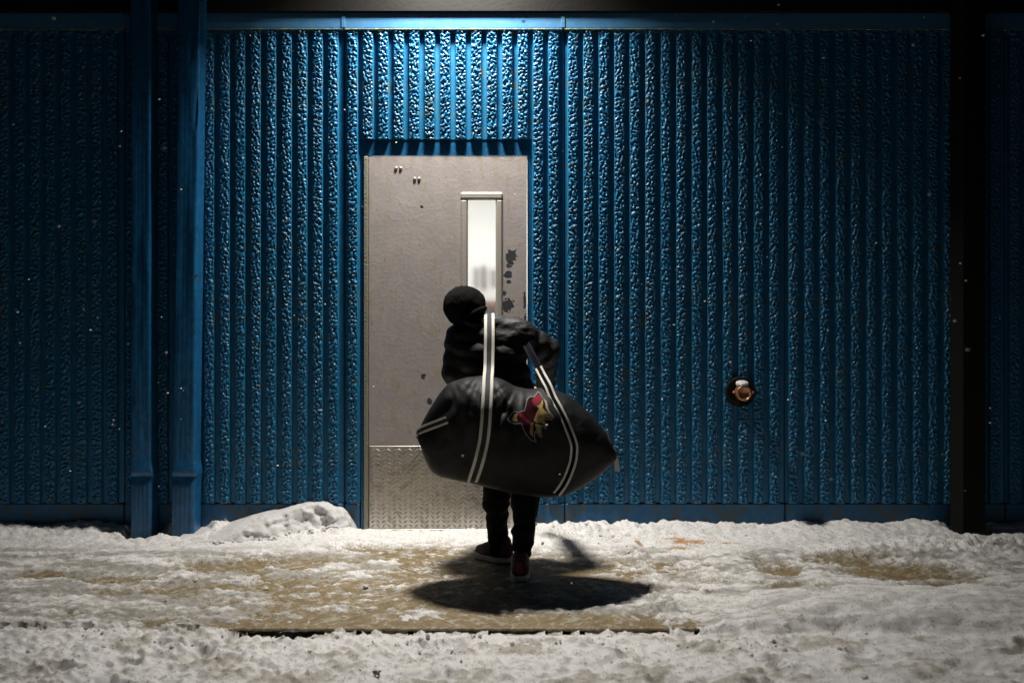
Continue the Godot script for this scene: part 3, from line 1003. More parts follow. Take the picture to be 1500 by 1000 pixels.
func snow_picture(w: int, h: int) -> Image:
	var data := PackedByteArray()
	data.resize(w * h * 3)
	var stains := []
	for q in [[1010, 800, 0.17, 0.030], [985, 797, 0.08, 0.025], [1075, 800, 0.07, 0.015], [995, 808, 0.07, 0.035], [935, 803, 0.03, 0.015]]:
		var g := gp(q[0], q[1])
		stains.append([g.x, g.y, q[2], q[3]])
	var i := 0
	var n2: FastNoiseLite = nz["s2"]
	var n3: FastNoiseLite = nz["s3"]
	var n4: FastNoiseLite = nz["s4"]
	for yy in h:
		var z := lerpf(SZ.x, SZ.y, (yy + 0.5) / h)
		for xx in w:
			var x := lerpf(SX.x, SX.y, (xx + 0.5) / w)
			var a := n2.get_noise_2d(x * 0.7, z * 1.3)
			var b := n3.get_noise_2d(x * 0.8, z)
			var f := n4.get_noise_2d(x * 1.2, z * 1.6)
			var g := n4.get_noise_2d(x * 3.1 + 40.0, z * 4.0)
			var c := Color(0.76, 0.745, 0.735) * (1.0 + 0.05 * b + 0.07 * f)
			if z < EDGE + 0.01:
				var warp := a * 0.10
				var t := 0.020 + 0.011 * a + 0.009 * b + 0.004 * f + 0.0 - 0.006 * smoothstep(-0.6, -1.2, x) * smoothstep(0.4, 0.8, z)
				var br := bare_at(x + warp, z + 0.6 * warp)
				t += br * (0.010 * a + 0.016 * b + 0.003 * f + 0.020 * maxf(0.0, n3.get_noise_2d(x * 0.3 + 50.0, z * 0.8)) - 0.031)
				var ice := smoothstep(0.019, -0.002, t + 0.004 * f + 0.003 * g)
				c = c.lerp(Color(0.235, 0.19, 0.115) * (1.0 + 0.35 * f + 0.3 * g), ice * 0.9)
				var trod := smoothstep(-0.15, 0.55, n2.get_noise_2d(x * 0.45 - 60.0, z * 1.5) + 0.55 * n3.get_noise_2d(x * 0.6 + 9.0, z * 1.4) + 0.35 * f + 0.22 * smoothstep(-0.9, -1.5, x)) * smoothstep(0.22, 0.5, z)
				c = c.lerp(Color(0.26, 0.245, 0.21) * (1.0 + 0.3 * g), trod * 0.8 * (1.0 - 0.6 * smoothstep(0.9, 1.4, x) * smoothstep(0.9, 1.2, z)))
			else:
				var dirt := smoothstep(0.02, 0.55, n2.get_noise_2d(x * 0.55 + 30.0, z * 0.9) + 0.5 * b + 0.25 * f + 0.25 * smoothstep(1.8, 2.2, z) * smoothstep(1.2, 0.2, absf(x + 0.4)))
				c = c.lerp(Color(0.33, 0.29, 0.22) * (1.0 + 0.3 * f), dirt * 0.75)
			var speck := smoothstep(0.52, 0.62, n4.get_noise_2d(x * 2.3 + 90.0, z * 2.6 - 11.0) + 0.2 * b)
			c = c.lerp(Color(0.06, 0.05, 0.035), speck * 0.8)
			for q in stains:
				var e := Vector2((x - q[0]) / q[2], (z - q[1]) / q[3]).length() + 0.7 * b + 0.5 * f
				if e < 1.0: c = c.lerp(Color(0.42, 0.20, 0.05), 0.85 * smoothstep(1.0, 0.5, e))
			c = c.linear_to_srgb()
			data[i] = int(clampf(c.r, 0, 1) * 255.0)
			data[i + 1] = int(clampf(c.g, 0, 1) * 255.0)
			data[i + 2] = int(clampf(c.b, 0, 1) * 255.0)
			i += 3
	return Image.create_from_data(w, h, false, Image.FORMAT_RGB8, data)

func make_snow_bank() -> void:
	# wedge of snow left of the door, cut off by the door's swing
	var root := thing("snow_bank", "white wedge of piled snow with a broken face left of the grey door", "snow bank", Vector3(0, 0, 0))
	var n2: FastNoiseLite = nz["s2"]
	var n3: FastNoiseLite = nz["s3"]
	var f := func(p: Vector3) -> float:
		var x := p.x
		var big := n3.get_noise_3d(p.x * 0.7, p.y * 0.9, p.z * 0.7)
		var soft := n2.get_noise_3d(p.x * 0.6, p.y, p.z)
		var top := lerpf(0.035, 0.135, smoothstep(-1.72, -1.30, x)) + 0.045 * smoothstep(-1.35, -1.08, x) - 0.03 * smoothstep(-1.04, -0.98, x)
		top -= 0.15 * smoothstep(-1.0, -0.835, x) * smoothstep(-1.0, -0.835, x)
		top += 0.006 * soft
		var front := lerpf(0.30, 0.035, clampf((x + 1.60) / 0.76, 0.0, 1.0))
		front += 0.025 * smoothstep(-1.6, -1.4, x) * big * 2.0
		var cave := 0.05 * smoothstep(0.02, 0.09, p.y) * smoothstep(-1.38, -1.22, x) * smoothstep(-0.98, -1.1, x)
		var slope := clampf(p.z / maxf(front, 0.02), 0.0, 1.0)
		var dt := (p.y - top * (1.0 - 0.42 * slope * slope) - 0.010 * big) * 0.8
		var df := (p.z - front + cave + 0.16 * p.y + 0.010 * big) * 0.85
		return -smin(-dt, -df, 0.02) if true else dt
	var m := nets(f, Vector3(-1.80, -0.05, -0.03), Vector3(-0.80, 0.22, 0.36), 0.0095)
	part("snow", m, M.clod, root)
	# clods fallen from it and thrown up round the walk
	rng.seed = 12
	var cl := []
	for v in 3:
		var nn := noise("clod%d" % v, 30.0, 3, FastNoiseLite.TYPE_SIMPLEX_SMOOTH, 120 + v)
		var sp := SphereMesh.new()
		sp.radius = 1.0
		sp.height = 2.0
		sp.radial_segments = 14
		sp.rings = 8
		var arr := sp.get_mesh_arrays()
		var vs: PackedVector3Array = arr[Mesh.ARRAY_VERTEX]
		for i in vs.size(): vs[i] *= 0.8 + 0.5 * nn.get_noise_3dv(vs[i] * 0.03)
		cl.append(smooth_mesh(vs, arr[Mesh.ARRAY_INDEX]))
	var mm := MultiMesh.new()
	mm.transform_format = MultiMesh.TRANSFORM_3D
	mm.mesh = cl[0]
	mm.instance_count = 360
	for i in 360:
		var x: float
		var z: float
		if i < 110:
			x = rng.randf_range(-1.6, -0.95)
			z = lerpf(0.29, 0.06, (x + 1.6) / 0.76) + rng.randfn(0.0, 0.02)
		elif i < 150:
			x = rng.randf_range(0.12, 0.55)
			z = rng.randf_range(0.06, 0.3)
		elif i < 300:
			x = rng.randf_range(-2.6, 1.4)
			z = EDGE + 0.03 + absf(rng.randfn(0.0, 0.16))
		else:
			x = rng.randf_range(-2.8, 2.9)
			z = rng.randf_range(0.2, 2.4)
		var s := 0.0035 + 0.011 * pow(rng.randf(), 3.0)
		var y := maxf(snow_at(x, z).x, 0.0 if z < EDGE else -0.12)
		var bs := Basis.from_euler(Vector3(rng.randf() * TAU, rng.randf() * TAU, rng.randf() * TAU)).scaled(Vector3(s, s * 0.8, s))
		mm.set_instance_transform(i, Transform3D(bs, Vector3(x, y + s * 0.4, z)))
	var crumbs := MultiMeshInstance3D.new()
	crumbs.name = "snow_crumbs"
	crumbs.multimesh = mm
	crumbs.material_override = M.clod
	add_child(crumbs)
	tag(crumbs, "small crumbs of broken snow scattered over walk and yard", "snow", "", "stuff")

# ------------------------------------------------------------------ hockey bag
const BAG_Z := 0.93
var bag_top := [[611.5, 634], [616, 622], [625, 606], [640, 581], [655, 562], [680, 554], [710, 550], [735, 555], [755, 567], [775, 571], [800, 566], [830, 577], [860, 600], [885, 629], [900, 655], [906, 666]]
var bag_low := [[611.5, 637], [614, 648], [620, 664], [628, 686], [640, 696], [665, 702], [690, 706], [715, 712], [740, 718], [770, 723], [800, 727], [825, 725], [850, 714], [875, 698], [890, 685], [902, 672], [906, 668]]

func along(list: Array, px: float) -> float:
	for i in list.size() - 1:
		if px <= list[i + 1][0]:
			var t: float = clampf((px - list[i][0]) / (list[i + 1][0] - list[i][0]), 0.0, 1.0)
			return lerpf(list[i][1], list[i + 1][1], t)
	return list[-1][1]

func bag_section(x: float) -> Array:         # [middle height, half height, half depth]
	var px := 750.0 + x * FOCAL / (EYE.z - BAG_Z)
	var t := 0.0
	var l := 0.0
	for k in [-6.0, -3.0, 0.0, 3.0, 6.0]:
		t += along(bag_top, clampf(px + k, 611.5, 906.0)) / 5.0
		l += along(bag_low, clampf(px + k, 611.5, 906.0)) / 5.0
	var yt := wy(t, BAG_Z)
	var yb := wy(l, BAG_Z)
	var u := clampf((px - 611.5) / 294.5, 0.0, 1.0)
	var b := 0.20 * pow(maxf(0.0, sin(u * PI)), 0.55) + 0.012
	return [(yt + yb) / 2.0, maxf((yt - yb) / 2.0, 0.006), b]

func bag_folds(x: float, y: float, ang: float) -> float:
	# creases that fan down from the straps and the valley on top
	var f := 0.0
	for q in [[wx(712.0, BAG_Z), 0.98, 1.0], [wx(765.0, BAG_Z), 0.93, 0.8], [wx(655.0, BAG_Z), 0.93, 0.6]]:
		var dx: float = x - q[0]
		var dy: float = y - q[1]
		var th := atan2(dx, -dy + 0.04)
		var rr := sqrt(dx * dx + dy * dy)
		f += q[2] * 0.024 * nz["fold"].get_noise_2d(th * 1.9 + q[0] * 11.0, rr * 0.9) * smoothstep(0.0, 0.12, rr) * smoothstep(0.62, 0.3, rr)
	f += 0.008 * nz["sag"].get_noise_2d(x, y * 1.2)
	return f * smoothstep(-0.55, 0.1, sin(ang) + 0.4)

func bag_point(x: float, ang: float) -> Vector3:     # ang 0 towards the street, PI/2 up
	var s := bag_section(x)
	var c := cos(ang)
	var sn := sin(ang)
	var e := 2.0 / 2.35
	var y: float = s[0] + s[1] * signf(sn) * pow(absf(sn), e)
	var z: float = BAG_Z + s[2] * signf(c) * pow(absf(c), e)
	var d := bag_folds(x, y, ang) * clampf(s[2] / 0.1, 0.0, 1.0)
	var n := Vector3(0, sn / s[1], c / s[2]).normalized()
	return Vector3(x, y, z) + n * d * absf(n.z)

func bag_front(px: float, py: float) -> Vector3:     # the point of the bag's street side seen there
	var z := BAG_Z + 0.15
	var p := Vector3.ZERO
	for k in 8:
		var w := at(px, py, z)
		var s := bag_section(w.x)
		var v: float = clampf((w.y - s[0]) / s[1], -1.0, 1.0)
		var ang := asin(signf(v) * pow(absf(v), 2.35 / 2.0))
		p = bag_point(w.x, ang)
		z = p.z
	return p

func strap_path(list: Array, n: int) -> Array:        # resample a smooth line
	var cv := Curve3D.new()
	for i in list.size():
		var d: Vector3 = (list[mini(i + 1, list.size() - 1)] - list[maxi(i - 1, 0)]) / 6.0
		cv.add_point(list[i], -d, d)
	var out := []
	for i in n: out.append(cv.sample_baked(cv.get_baked_length() * i / (n - 1), true))
	return out

func striped(called: String, path: Array, sides: Array, width: float, parent: Node3D, split := -1) -> void:
	var s := part(called, webbing(path, sides, width, 0.004, 0.0, 0.006), M.web_black if split < 0 else M.web_dark, parent)
	for k in [-1.0, 1.0]:
		if split < 0:
			part("stripe", webbing(path, sides, width * 0.27, 0.003, k * width * 0.36, 0.009), M.web_white, s)
		else:
			part("stripe", webbing(path.slice(split), sides.slice(split), width * 0.27, 0.003, k * width * 0.36, 0.009), M.web_white, s)
			part("stripe", webbing(path.slice(0, split + 1), sides.slice(0, split + 1), width * 0.2, 0.003, k * width * 0.40, 0.008), M.web_blue, s)

func make_bag() -> void:
	noise("fold", 1.0, 2, FastNoiseLite.TYPE_SIMPLEX_SMOOTH, 131)
	noise("sag", 7.0, 3, FastNoiseLite.TYPE_SIMPLEX_SMOOTH, 132)
	var root := thing("hockey_bag", "large black hockey bag with white striped straps slung across the person's back", "bag", Vector3(0, 0, 0))
	var x0 := wx(611.8, BAG_Z)
	var x1 := wx(905.8, BAG_Z)
	var rows := 150
	var ring := 110
	var pts := PackedVector3Array()
	for r in rows + 2:
		var t := clampf((r - 1.0) / (rows - 1.0), 0.0, 1.0)
		t = t * 0.6 + 0.4 * (0.5 - 0.5 * cos(t * PI))
		var x := lerpf(x0, x1, t)
		for j in ring:
			var p := bag_point(x, TAU * j / ring)
			if r == 0 or r == rows + 1:
				var s := bag_section(x)
				p = Vector3(x, s[0], BAG_Z)
			pts.append(p)
	part("shell", grid_mesh(pts, rows + 2, ring, Vector3.ZERO, true), M.bag, root)
	# straps: over the shoulder and down round the bag
	var side := Vector3(1, 0.06, 0)
	var a := [pat(716, 478, 0.60), pat(716.5, 463.5, 0.68), pat(717, 463.5, 0.765), pat(717, 474, 0.85), pat(717, 492, 0.905), pat(716.5, 520, 0.945), pat(716, 543, 1.0)]
	for q in [[715, 556], [714.5, 575], [713, 600], [711, 625], [708, 648], [703, 668], [697, 688], [692, 702]]: a.append(bag_front(q[0], q[1]))
	var low := bag_section(wx(691.0, BAG_Z))
	a.append(Vector3(wx(690.0, BAG_Z), low[0] - low[1] - 0.004, BAG_Z))
	var pa := strap_path(a, 70)
	var sa := []
	for p in pa: sa.append(side)
	striped("shoulder_strap", pa, sa, 0.050, root)
	var b := [pat(768, 498, 0.74), pat(777, 516, 0.89), pat(786, 533, 0.97), pat(795, 550, 1.04), pat(803, 565, 1.12)]
	for q in [[810, 580], [818, 597], [826, 614], [834, 632], [840.5, 650], [841, 662], [839, 676], [833, 694], [825, 710], [816, 722]]: b.append(bag_front(q[0], q[1]))
	var pb := strap_path(b, 70)
	var sb := []
	for i in pb.size():
		var d: Vector3 = pb[mini(i + 1, pb.size() - 1)] - pb[maxi(i - 1, 0)]
		sb.append(Vector3(-d.y, d.x, 0).normalized() * -1.0 if d.y < 0.0 else Vector3(1, 0, 0))
	striped("hand_strap", pb, sb, 0.036, root, 20)
	# grab handle on the left end
	var h := [bag_front(657, 615), bag_front(645, 619), at(634, 623, BAG_Z + 0.10), at(620, 629, BAG_Z + 0.05), at(613, 634, BAG_Z), at(613, 637, BAG_Z - 0.04)]
	var ph := strap_path(h, 24)
	var sh := []
	for p in ph: sh.append(Vector3(0.1, 1, 0.1))
	striped("end_handle", ph, sh, 0.036, root)
	# pale tag on the right end
	var t2 := [at(889, 628, BAG_Z + 0.04), at(893, 645, BAG_Z + 0.05), at(897, 657, BAG_Z + 0.05), at(902, 672, BAG_Z + 0.045), at(905, 690, BAG_Z + 0.04)]
	var pt := strap_path(t2, 16)
	var s2 := []
	for p in pt: s2.append(Vector3(1, 0.25, 0.2))
	part("end_tag", webbing(pt.slice(6), s2.slice(6), 0.022, 0.002), M.web_white, root)
	part("zip_cord", tube(pt.slice(0, 9), [0.003], 6), M.web_white, root)
	make_emblem(root)

func in_poly(p: Vector2, poly: PackedVector2Array) -> bool:
	return Geometry2D.is_point_in_polygon(p, poly)

func make_emblem(root: Node3D) -> void:
	# stitched crest: maroon, sand and white-edged shapes, in hundredths of a 10 cm square
	var outline := PackedVector2Array([Vector2(125, 535), Vector2(190, 450), Vector2(235, 425), Vector2(305, 440), Vector2(380, 420), Vector2(420, 270), Vector2(455, 235), Vector2(525, 235), Vector2(590, 160), Vector2(625, 168), Vector2(665, 235), Vector2(715, 280), Vector2(730, 350), Vector2(735, 420), Vector2(775, 480), Vector2(820, 525), Vector2(815, 555), Vector2(770, 572), Vector2(690, 555), Vector2(685, 620), Vector2(715, 690), Vector2(680, 680), Vector2(640, 640), Vector2(630, 720), Vector2(645, 805), Vector2(600, 795), Vector2(545, 720), Vector2(535, 800), Vector2(565, 880), Vector2(480, 850), Vector2(400, 760), Vector2(360, 680), Vector2(335, 612), Vector2(250, 610), Vector2(180, 590)])
	var dark := PackedVector2Array([Vector2(310, 470), Vector2(390, 430), Vector2(435, 280), Vector2(480, 262), Vector2(560, 380), Vector2(600, 410), Vector2(520, 540), Vector2(520, 600), Vector2(500, 820), Vector2(420, 750), Vector2(360, 610), Vector2(290, 590)])
	var red := PackedVector2Array([Vector2(495, 290), Vector2(530, 250), Vector2(605, 185), Vector2(650, 250), Vector2(610, 330), Vector2(560, 375), Vector2(520, 350)])
	var bar := PackedVector2Array([Vector2(290, 450), Vector2(330, 455), Vector2(475, 575), Vector2(455, 605), Vector2(330, 520), Vector2(280, 470)])
	var ear := PackedVector2Array([Vector2(195, 540), Vector2(235, 475), Vector2(285, 455), Vector2(270, 520), Vector2(280, 575), Vector2(210, 565)])
	var face := PackedVector2Array([Vector2(520, 560), Vector2(560, 450), Vector2(600, 405), Vector2(565, 375), Vector2(620, 340), Vector2(655, 260), Vector2(662, 330), Vector2(650, 400), Vector2(720, 470), Vector2(805, 520), Vector2(790, 545), Vector2(680, 530), Vector2(665, 560), Vector2(680, 630), Vector2(620, 590), Vector2(560, 590)])
	var brow := PackedVector2Array([Vector2(665, 250), Vector2(705, 290), Vector2(715, 360), Vector2(725, 430), Vector2(780, 500), Vector2(730, 470), Vector2(695, 390), Vector2(690, 320)])
	var fang := PackedVector2Array([Vector2(470, 590), Vector2(520, 590), Vector2(505, 700), Vector2(510, 800), Vector2(460, 740)])
	var fang2 := PackedVector2Array([Vector2(535, 600), Vector2(640, 625), Vector2(610, 680), Vector2(610, 770), Vector2(560, 700)])
	var size := 200
	var im := Image.create(size, size, false, Image.FORMAT_RGBA8)
	var near := Geometry2D.offset_polygon(outline, -15.0)
	for y in size:
		for x in size:
			var p := Vector2((x + 0.5) / size * 800.0 + 75.0, (y + 0.5) / size * 800.0 + 120.0)
			var c := Color(0, 0, 0, 0)
			if in_poly(p, outline):
				c = lin(0.30, 0.30, 0.34)
				for q in near:
					if in_poly(p, q): c = lin(0.03, 0.012, 0.014)
				if in_poly(p, dark): c = lin(0.05, 0.008, 0.012)
				if in_poly(p, red) or in_poly(p, bar): c = lin(0.30, 0.035, 0.05)
				if in_poly(p, ear) or in_poly(p, face) or in_poly(p, fang) or in_poly(p, fang2): c = lin(0.50, 0.37, 0.15)
				if in_poly(p, brow): c = lin(0.55, 0.47, 0.30)
				c = c * (0.72 + 0.2 * rng.randf())
				c.a = 1.0
			im.set_pixel(x, y, c)
	var m := mat(Color.WHITE, 0.9, 0.0, 0.15)
	m.albedo_texture = tex(im)
	m.transparency = BaseMaterial3D.TRANSPARENCY_ALPHA_SCISSOR
	m.alpha_scissor_threshold = 0.5
	m.texture_repeat = false
	var n := 28
	var pts := PackedVector3Array()
	var uvs := PackedVector2Array()
	# laid out on the cloth itself: equal steps of x and y on the bag
	var c0 := bag_front(737.5, 572.0)
	var c1 := bag_front(817.5, 652.0)
	for r in n:
		for c in n:
			var x := lerpf(c0.x, c1.x, c / (n - 1.0))
			var y := lerpf(c0.y, c1.y, r / (n - 1.0))
			var s := bag_section(x)
			var v: float = clampf((y - s[0]) / s[1], -0.999, 0.999)
			var q := bag_point(x, asin(signf(v) * pow(absf(v), 2.35 / 2.0)))
			pts.append(q + Vector3(0, 0.001, 0.004))
			uvs.append(Vector2(c / (n - 1.0), r / (n - 1.0)))
	var e := part("crest", grid_mesh(pts, n, n, Vector3(0, 0.3, 1), false, uvs), m, root)
	e.set_meta("label", "maroon and sand coloured stitched crest")

# ------------------------------------------------------------------ person
func hand_bones(wrist: Vector3, fwd: Vector3, palm: Vector3, thumb_side: Vector3, curl: float) -> Array:
	# palm faces along palm; five fingers that curl towards it
	var bones := []
	var knuckle := wrist + fwd * 0.075
	for k in 4:
		var s := thumb_side * (0.030 - 0.020 * k)
		bones.append([wrist + fwd * 0.012 + s * 0.6, knuckle + s, 0.015, 0.0115])
		var len: float = [0.068, 0.076, 0.070, 0.055][k]
		var p := knuckle + s
		var d := fwd
		for j in 3:
			d = d.rotated(fwd.cross(palm).normalized(), curl * [0.6, 0.8, 0.6][j]).normalized()
			var q: Vector3 = p + d * len * [0.45, 0.32, 0.23][j]
			bones.append([p, q, 0.0092 - 0.0006 * j, 0.0086 - 0.0006 * j])
			p = q
	var tb := wrist + fwd * 0.022 + thumb_side * 0.026
	var td := (fwd * 0.7 + thumb_side * 0.75 + palm * 0.25).normalized()
	var t1 := tb + td * 0.036
	var t2 := t1 + (td + palm * 0.6 + fwd * 0.3).normalized() * 0.030
	bones.append([tb, t1, 0.0125, 0.0105])
	bones.append([t1, t2, 0.0105, 0.0085])
	return bones

func bounds(bones: Array, pad: float) -> AABB:
	var bb := AABB(bones[0][0], Vector3.ZERO)
	for b in bones:
		for e in 2:
			bb = bb.expand(b[e] + Vector3.ONE * (b[2 + e] + pad))
			bb = bb.expand(b[e] - Vector3.ONE * (b[2 + e] + pad))
	return bb

func make_shoe(heel: Vector3, toe: Vector3, label: String, parent: Node3D, red: bool) -> void:
	var dir := toe - heel
	var len := dir.length()
	var tf := Transform3D(Basis(Vector3.UP.cross(dir.normalized()), Vector3.UP, dir.normalized()), heel)
	var n := len / 0.25
	var upper := [[Vector3(0, 0.055, 0.035), Vector3(0, 0.046, 0.15) * Vector3(1, 1, n), 0.036, 0.036], [Vector3(0.004, 0.044, 0.15 * n), Vector3(0.004, 0.036, 0.205 * n), 0.037, 0.033], [Vector3(0, 0.06, 0.042), Vector3(0, 0.098, 0.045), 0.037, 0.040], [Vector3(0, 0.06, 0.10), Vector3(0, 0.10, 0.07), 0.030, 0.030]]
	var f := func(p: Vector3) -> float: return maxf(bones_d(p, upper, 0.03), 0.022 - p.y)
	var u := part("shoe", nets(f, Vector3(-0.06, 0.01, -0.02), Vector3(0.06, 0.15, len + 0.02), 0.0055), M.shoe_dark, parent)
	u.transform = tf
	u.set_meta("label", label)
	var g := func(p: Vector3) -> float:
		var t := clampf(p.z / len, 0.0, 1.0)
		var w := 0.036 + 0.008 * sin(t * PI * 0.85) + 0.003
		var z0 := clampf(p.z, w, len - w)
		var d := Vector2(p.x - 0.003 * t, p.z - z0).length() - w
		var lift := 0.012 * smoothstep(0.75, 1.0, t)
		return maxf(d, absf(p.y - 0.016 - lift) - 0.015)
	part("sole", nets(g, Vector3(-0.065, -0.012, -0.015), Vector3(0.065, 0.06, len + 0.015), 0.005), M.shoe_sole, u)
	part("collar", tube([Vector3(0, 0.085, 0.085), Vector3(0, 0.105, 0.10), Vector3(0, 0.118, 0.095)], [0.022, 0.020, 0.012], 12), M.shoe_red if red else M.shoe_dark, u)
	part("heel_tab", tube([Vector3(0, 0.045, 0.002), Vector3(0, 0.075, -0.002), Vector3(0, 0.092, 0.006)], [0.014, 0.013, 0.010], 10), M.shoe_red, u)

func make_person() -> void:
	var root := thing("person", "person in black puffer jacket, black beanie and dark trousers, seen from behind at the door", "person", Vector3(0, 0, 0))
	# joints
	var head := pat(684, 455, 0.70)
	var neck := pat(697, 474, 0.72)
	var sl := pat(676, 498, 0.70)
	var sr := pat(764, 494, 0.73)
	var el := pat(668, 545, 0.70)
	var wl := pat(700, 548, 0.47)
	var er := pat(801, 513, 0.68)
	var wr := pat(798, 586, 0.42)
	var hl := pat(733, 652, 0.71)
	var hr := pat(764, 652, 0.75)
	var kl := at(727, 735, 0.60)
	var kr := at(770, 735, 0.74)
	var al := at(730, 806, 0.57)
	var ar := at(763, 832, 0.86)
	# trousers: two legs, gathered cloth
	var legs := [[hl, kl, 0.098, 0.062], [kl, al, 0.062, 0.045], [hr, kr, 0.098, 0.063], [kr, kr.lerp(ar, 0.55), 0.063, 0.050], [kr.lerp(ar, 0.5), ar, 0.050, 0.032], [hl + Vector3(0, 0.05, 0), hr + Vector3(0, 0.05, 0), 0.11, 0.11]]
	var nw := noise("wrinkle", 9.0, 3, FastNoiseLite.TYPE_SIMPLEX_SMOOTH, 141)
	var ft := func(p: Vector3) -> float:
		var d := bones_d(p, legs, 0.03)
		if d > 0.05: return d
		return d - 0.009 * nw.get_noise_3d(p.x * 0.8, p.y * 2.2, p.z * 0.8) - 0.0035 * sin(p.y * 95.0 + 6.0 * nw.get_noise_3d(p.x * 0.5, p.y * 0.4, p.z * 0.5)) * smoothstep(0.5, 0.25, p.y)
	var bb := bounds(legs, 0.02)
	part("trousers", nets(ft, bb.position, bb.end, 0.0085), M.trousers, root)
	# jacket
	var mid := pat(722, 505, 0.72)
	var torso := [[pat(700, 520, 0.72), pat(722, 640, 0.735), 0.112, 0.115], [pat(739, 520, 0.735), pat(762, 640, 0.745), 0.104, 0.118], [sl, pat(700, 490, 0.70), 0.080, 0.080], [pat(705, 490, 0.71), sr, 0.080, 0.078], [pat(728, 478, 0.72), pat(752, 486, 0.72), 0.055, 0.07], [pat(690, 482, 0.71), pat(706, 480, 0.71), 0.062, 0.062]]
	var arms := [[sl, el, 0.082, 0.070], [el, wl, 0.066, 0.048], [sr, er, 0.080, 0.069], [er, wr, 0.058, 0.043]]
	var fj := func(p: Vector3) -> float:
		var d := bones_d(p, torso, 0.05)
		var y := p.y + 0.10 * (p.x + 0.05)
		if d < 0.06: d -= 0.009 * (absf(sin(y * PI / 0.078)) - 0.5)
		var da := 9.0
		for b in arms:
			var ab: Vector3 = b[1] - b[0]
			var t: float = (p - b[0]).dot(ab) / ab.length()
			var q := bone_d(p, b)
			if q < 0.06: q -= 0.008 * (absf(sin(t * PI / 0.075 + 0.6)) - 0.5)
			da = smin(da, q, 0.02)
		d = smin(d, da, 0.016)
		if d < 0.05: d -= 0.007 * nw.get_noise_3d(p.x * 1.0, p.y * 1.5, p.z * 1.0) + 0.002 * nw.get_noise_3d(p.x * 4.0, p.y * 4.0, p.z * 4.0)
		return d
	var bj := bounds(torso + arms, 0.025)
	part("jacket", nets(fj, bj.position, bj.end, 0.0078), M.jacket, root)
	var collar := []
	for i in 21:
		var a := TAU * i / 20.0
		collar.append(neck + Vector3(cos(a) * 0.068, 0.004 * sin(a * 3.0) - 0.016 * cos(a), sin(a) * 0.062))
	part("collar", tube(collar, [0.017], 10), M.jacket, root)
	# body under the clothes with head and hands, one surface
	var up := (head - neck).normalized()
	var face := Vector3(-0.45, -0.15, -0.88)
	face = (face - up * face.dot(up)).normalized()
	var hb := Basis(up.cross(face), up, face)
	var into := [PackedVector3Array(), PackedInt32Array()]
	var core := [[hl + Vector3(0, 0.03, 0), pat(725, 520, 0.72), 0.10, 0.10], [sl, sr, 0.055, 0.055], [sl, el, 0.042, 0.036], [el, wl, 0.034, 0.024], [sr, er, 0.042, 0.036], [er, wr, 0.034, 0.024], [hl, kl, 0.068, 0.045], [kl, al, 0.044, 0.030], [hr, kr, 0.068, 0.045], [kr, ar, 0.044, 0.028], [pat(718, 495, 0.72), neck, 0.060, 0.048], [neck, head - up * 0.05, 0.048, 0.048]]
	var fb := func(p: Vector3) -> float: return bones_d(p, core, 0.03)
	var bc := bounds(core, 0.02)
	nets(fb, bc.position, bc.end, 0.014, into)
	var fh := func(p: Vector3) -> float:
		var q := hb.inverse() * (p - head)
		var d := ((q - Vector3(0, 0.018, -0.012)) / Vector3(0.068, 0.080, 0.082)).length() * 0.074 - 0.074
		d = smin(d, bone_d(q, [Vector3(0, -0.03, 0.02), Vector3(0, -0.078, 0.048), 0.056, 0.032]), 0.04)          # jaw
		d = smin(d, bone_d(q, [Vector3(0, 0.008, 0.082), Vector3(0, -0.028, 0.098), 0.008, 0.013]), 0.012)          # nose
		d = smin(d, bone_d(q, [Vector3(-0.02, -0.055, 0.076), Vector3(0.02, -0.055, 0.076), 0.007, 0.007]), 0.008)   # lips
		for s in [-1.0, 1.0]:
			d = maxf(d, -(q - Vector3(s * 0.031, 0.006, 0.096)).length() + 0.019)                                       # eye sockets
			d = smin(d, ((q - Vector3(s * 0.078, -0.012, -0.005)) / Vector3(0.012, 0.030, 0.019)).length() * 0.014 - 0.014, 0.006)
		return smin(d, bone_d(p, [neck, head - up * 0.05, 0.048, 0.048]), 0.02)
	nets(fh, head - Vector3.ONE * 0.135, head + Vector3.ONE * 0.135, 0.005, into)
	for q in [[wl, (pat(716, 520, 0.45) - wl).normalized(), Vector3(0.3, 0, 1).normalized(), Vector3(-0.2, 0.9, 0).normalized(), 0.9], [wr, (pat(760, 588, 0.20) - wr).normalized(), Vector3(-0.95, 0, -0.1).normalized(), Vector3(0.1, 1, 0).normalized(), 0.75]]:
		var fw: Vector3 = q[1]
		var pn: Vector3 = (q[2] - fw * fw.dot(q[2])).normalized()
		var ts: Vector3 = fw.cross(pn)
		if ts.dot(q[3]) < 0.0: ts = -ts
		var hbones := hand_bones(q[0], fw, pn, ts, q[4])
		hbones.append([q[0] - fw * 0.03, q[0] + fw * 0.02, 0.024, 0.018])
		var fhn := func(p: Vector3) -> float: return bones_d(p, hbones, 0.006)
		var bh := bounds(hbones, 0.008)
		nets(fhn, bh.position, bh.end, 0.0042, into)
	part("body", smooth_mesh(into[0], into[1]), M.skin, root)
	for s in [-1.0, 1.0]:
		var e := SphereMesh.new()
		e.radius = 0.012
		e.height = 0.024
		part("eye", e, M.eye, root, head + hb * Vector3(s * 0.031, 0.006, 0.078))
	# short dark hair at the nape, beanie above
	var hair := func(p: Vector3) -> float:
		var q := hb.inverse() * (p - head)
		var d := ((q - Vector3(0, 0.004, -0.012)) / Vector3(0.070, 0.078, 0.078)).length() * 0.074 - 0.074
		return maxf(d, maxf(q.z - 0.03, -q.y - 0.062)) + 0.003 * nw.get_noise_3dv(p * 14.0)
	part("hair", nets(hair, head - Vector3.ONE * 0.12, head + Vector3.ONE * 0.12, 0.0065), mat(lin(0.02, 0.012, 0.008), 0.7), root)
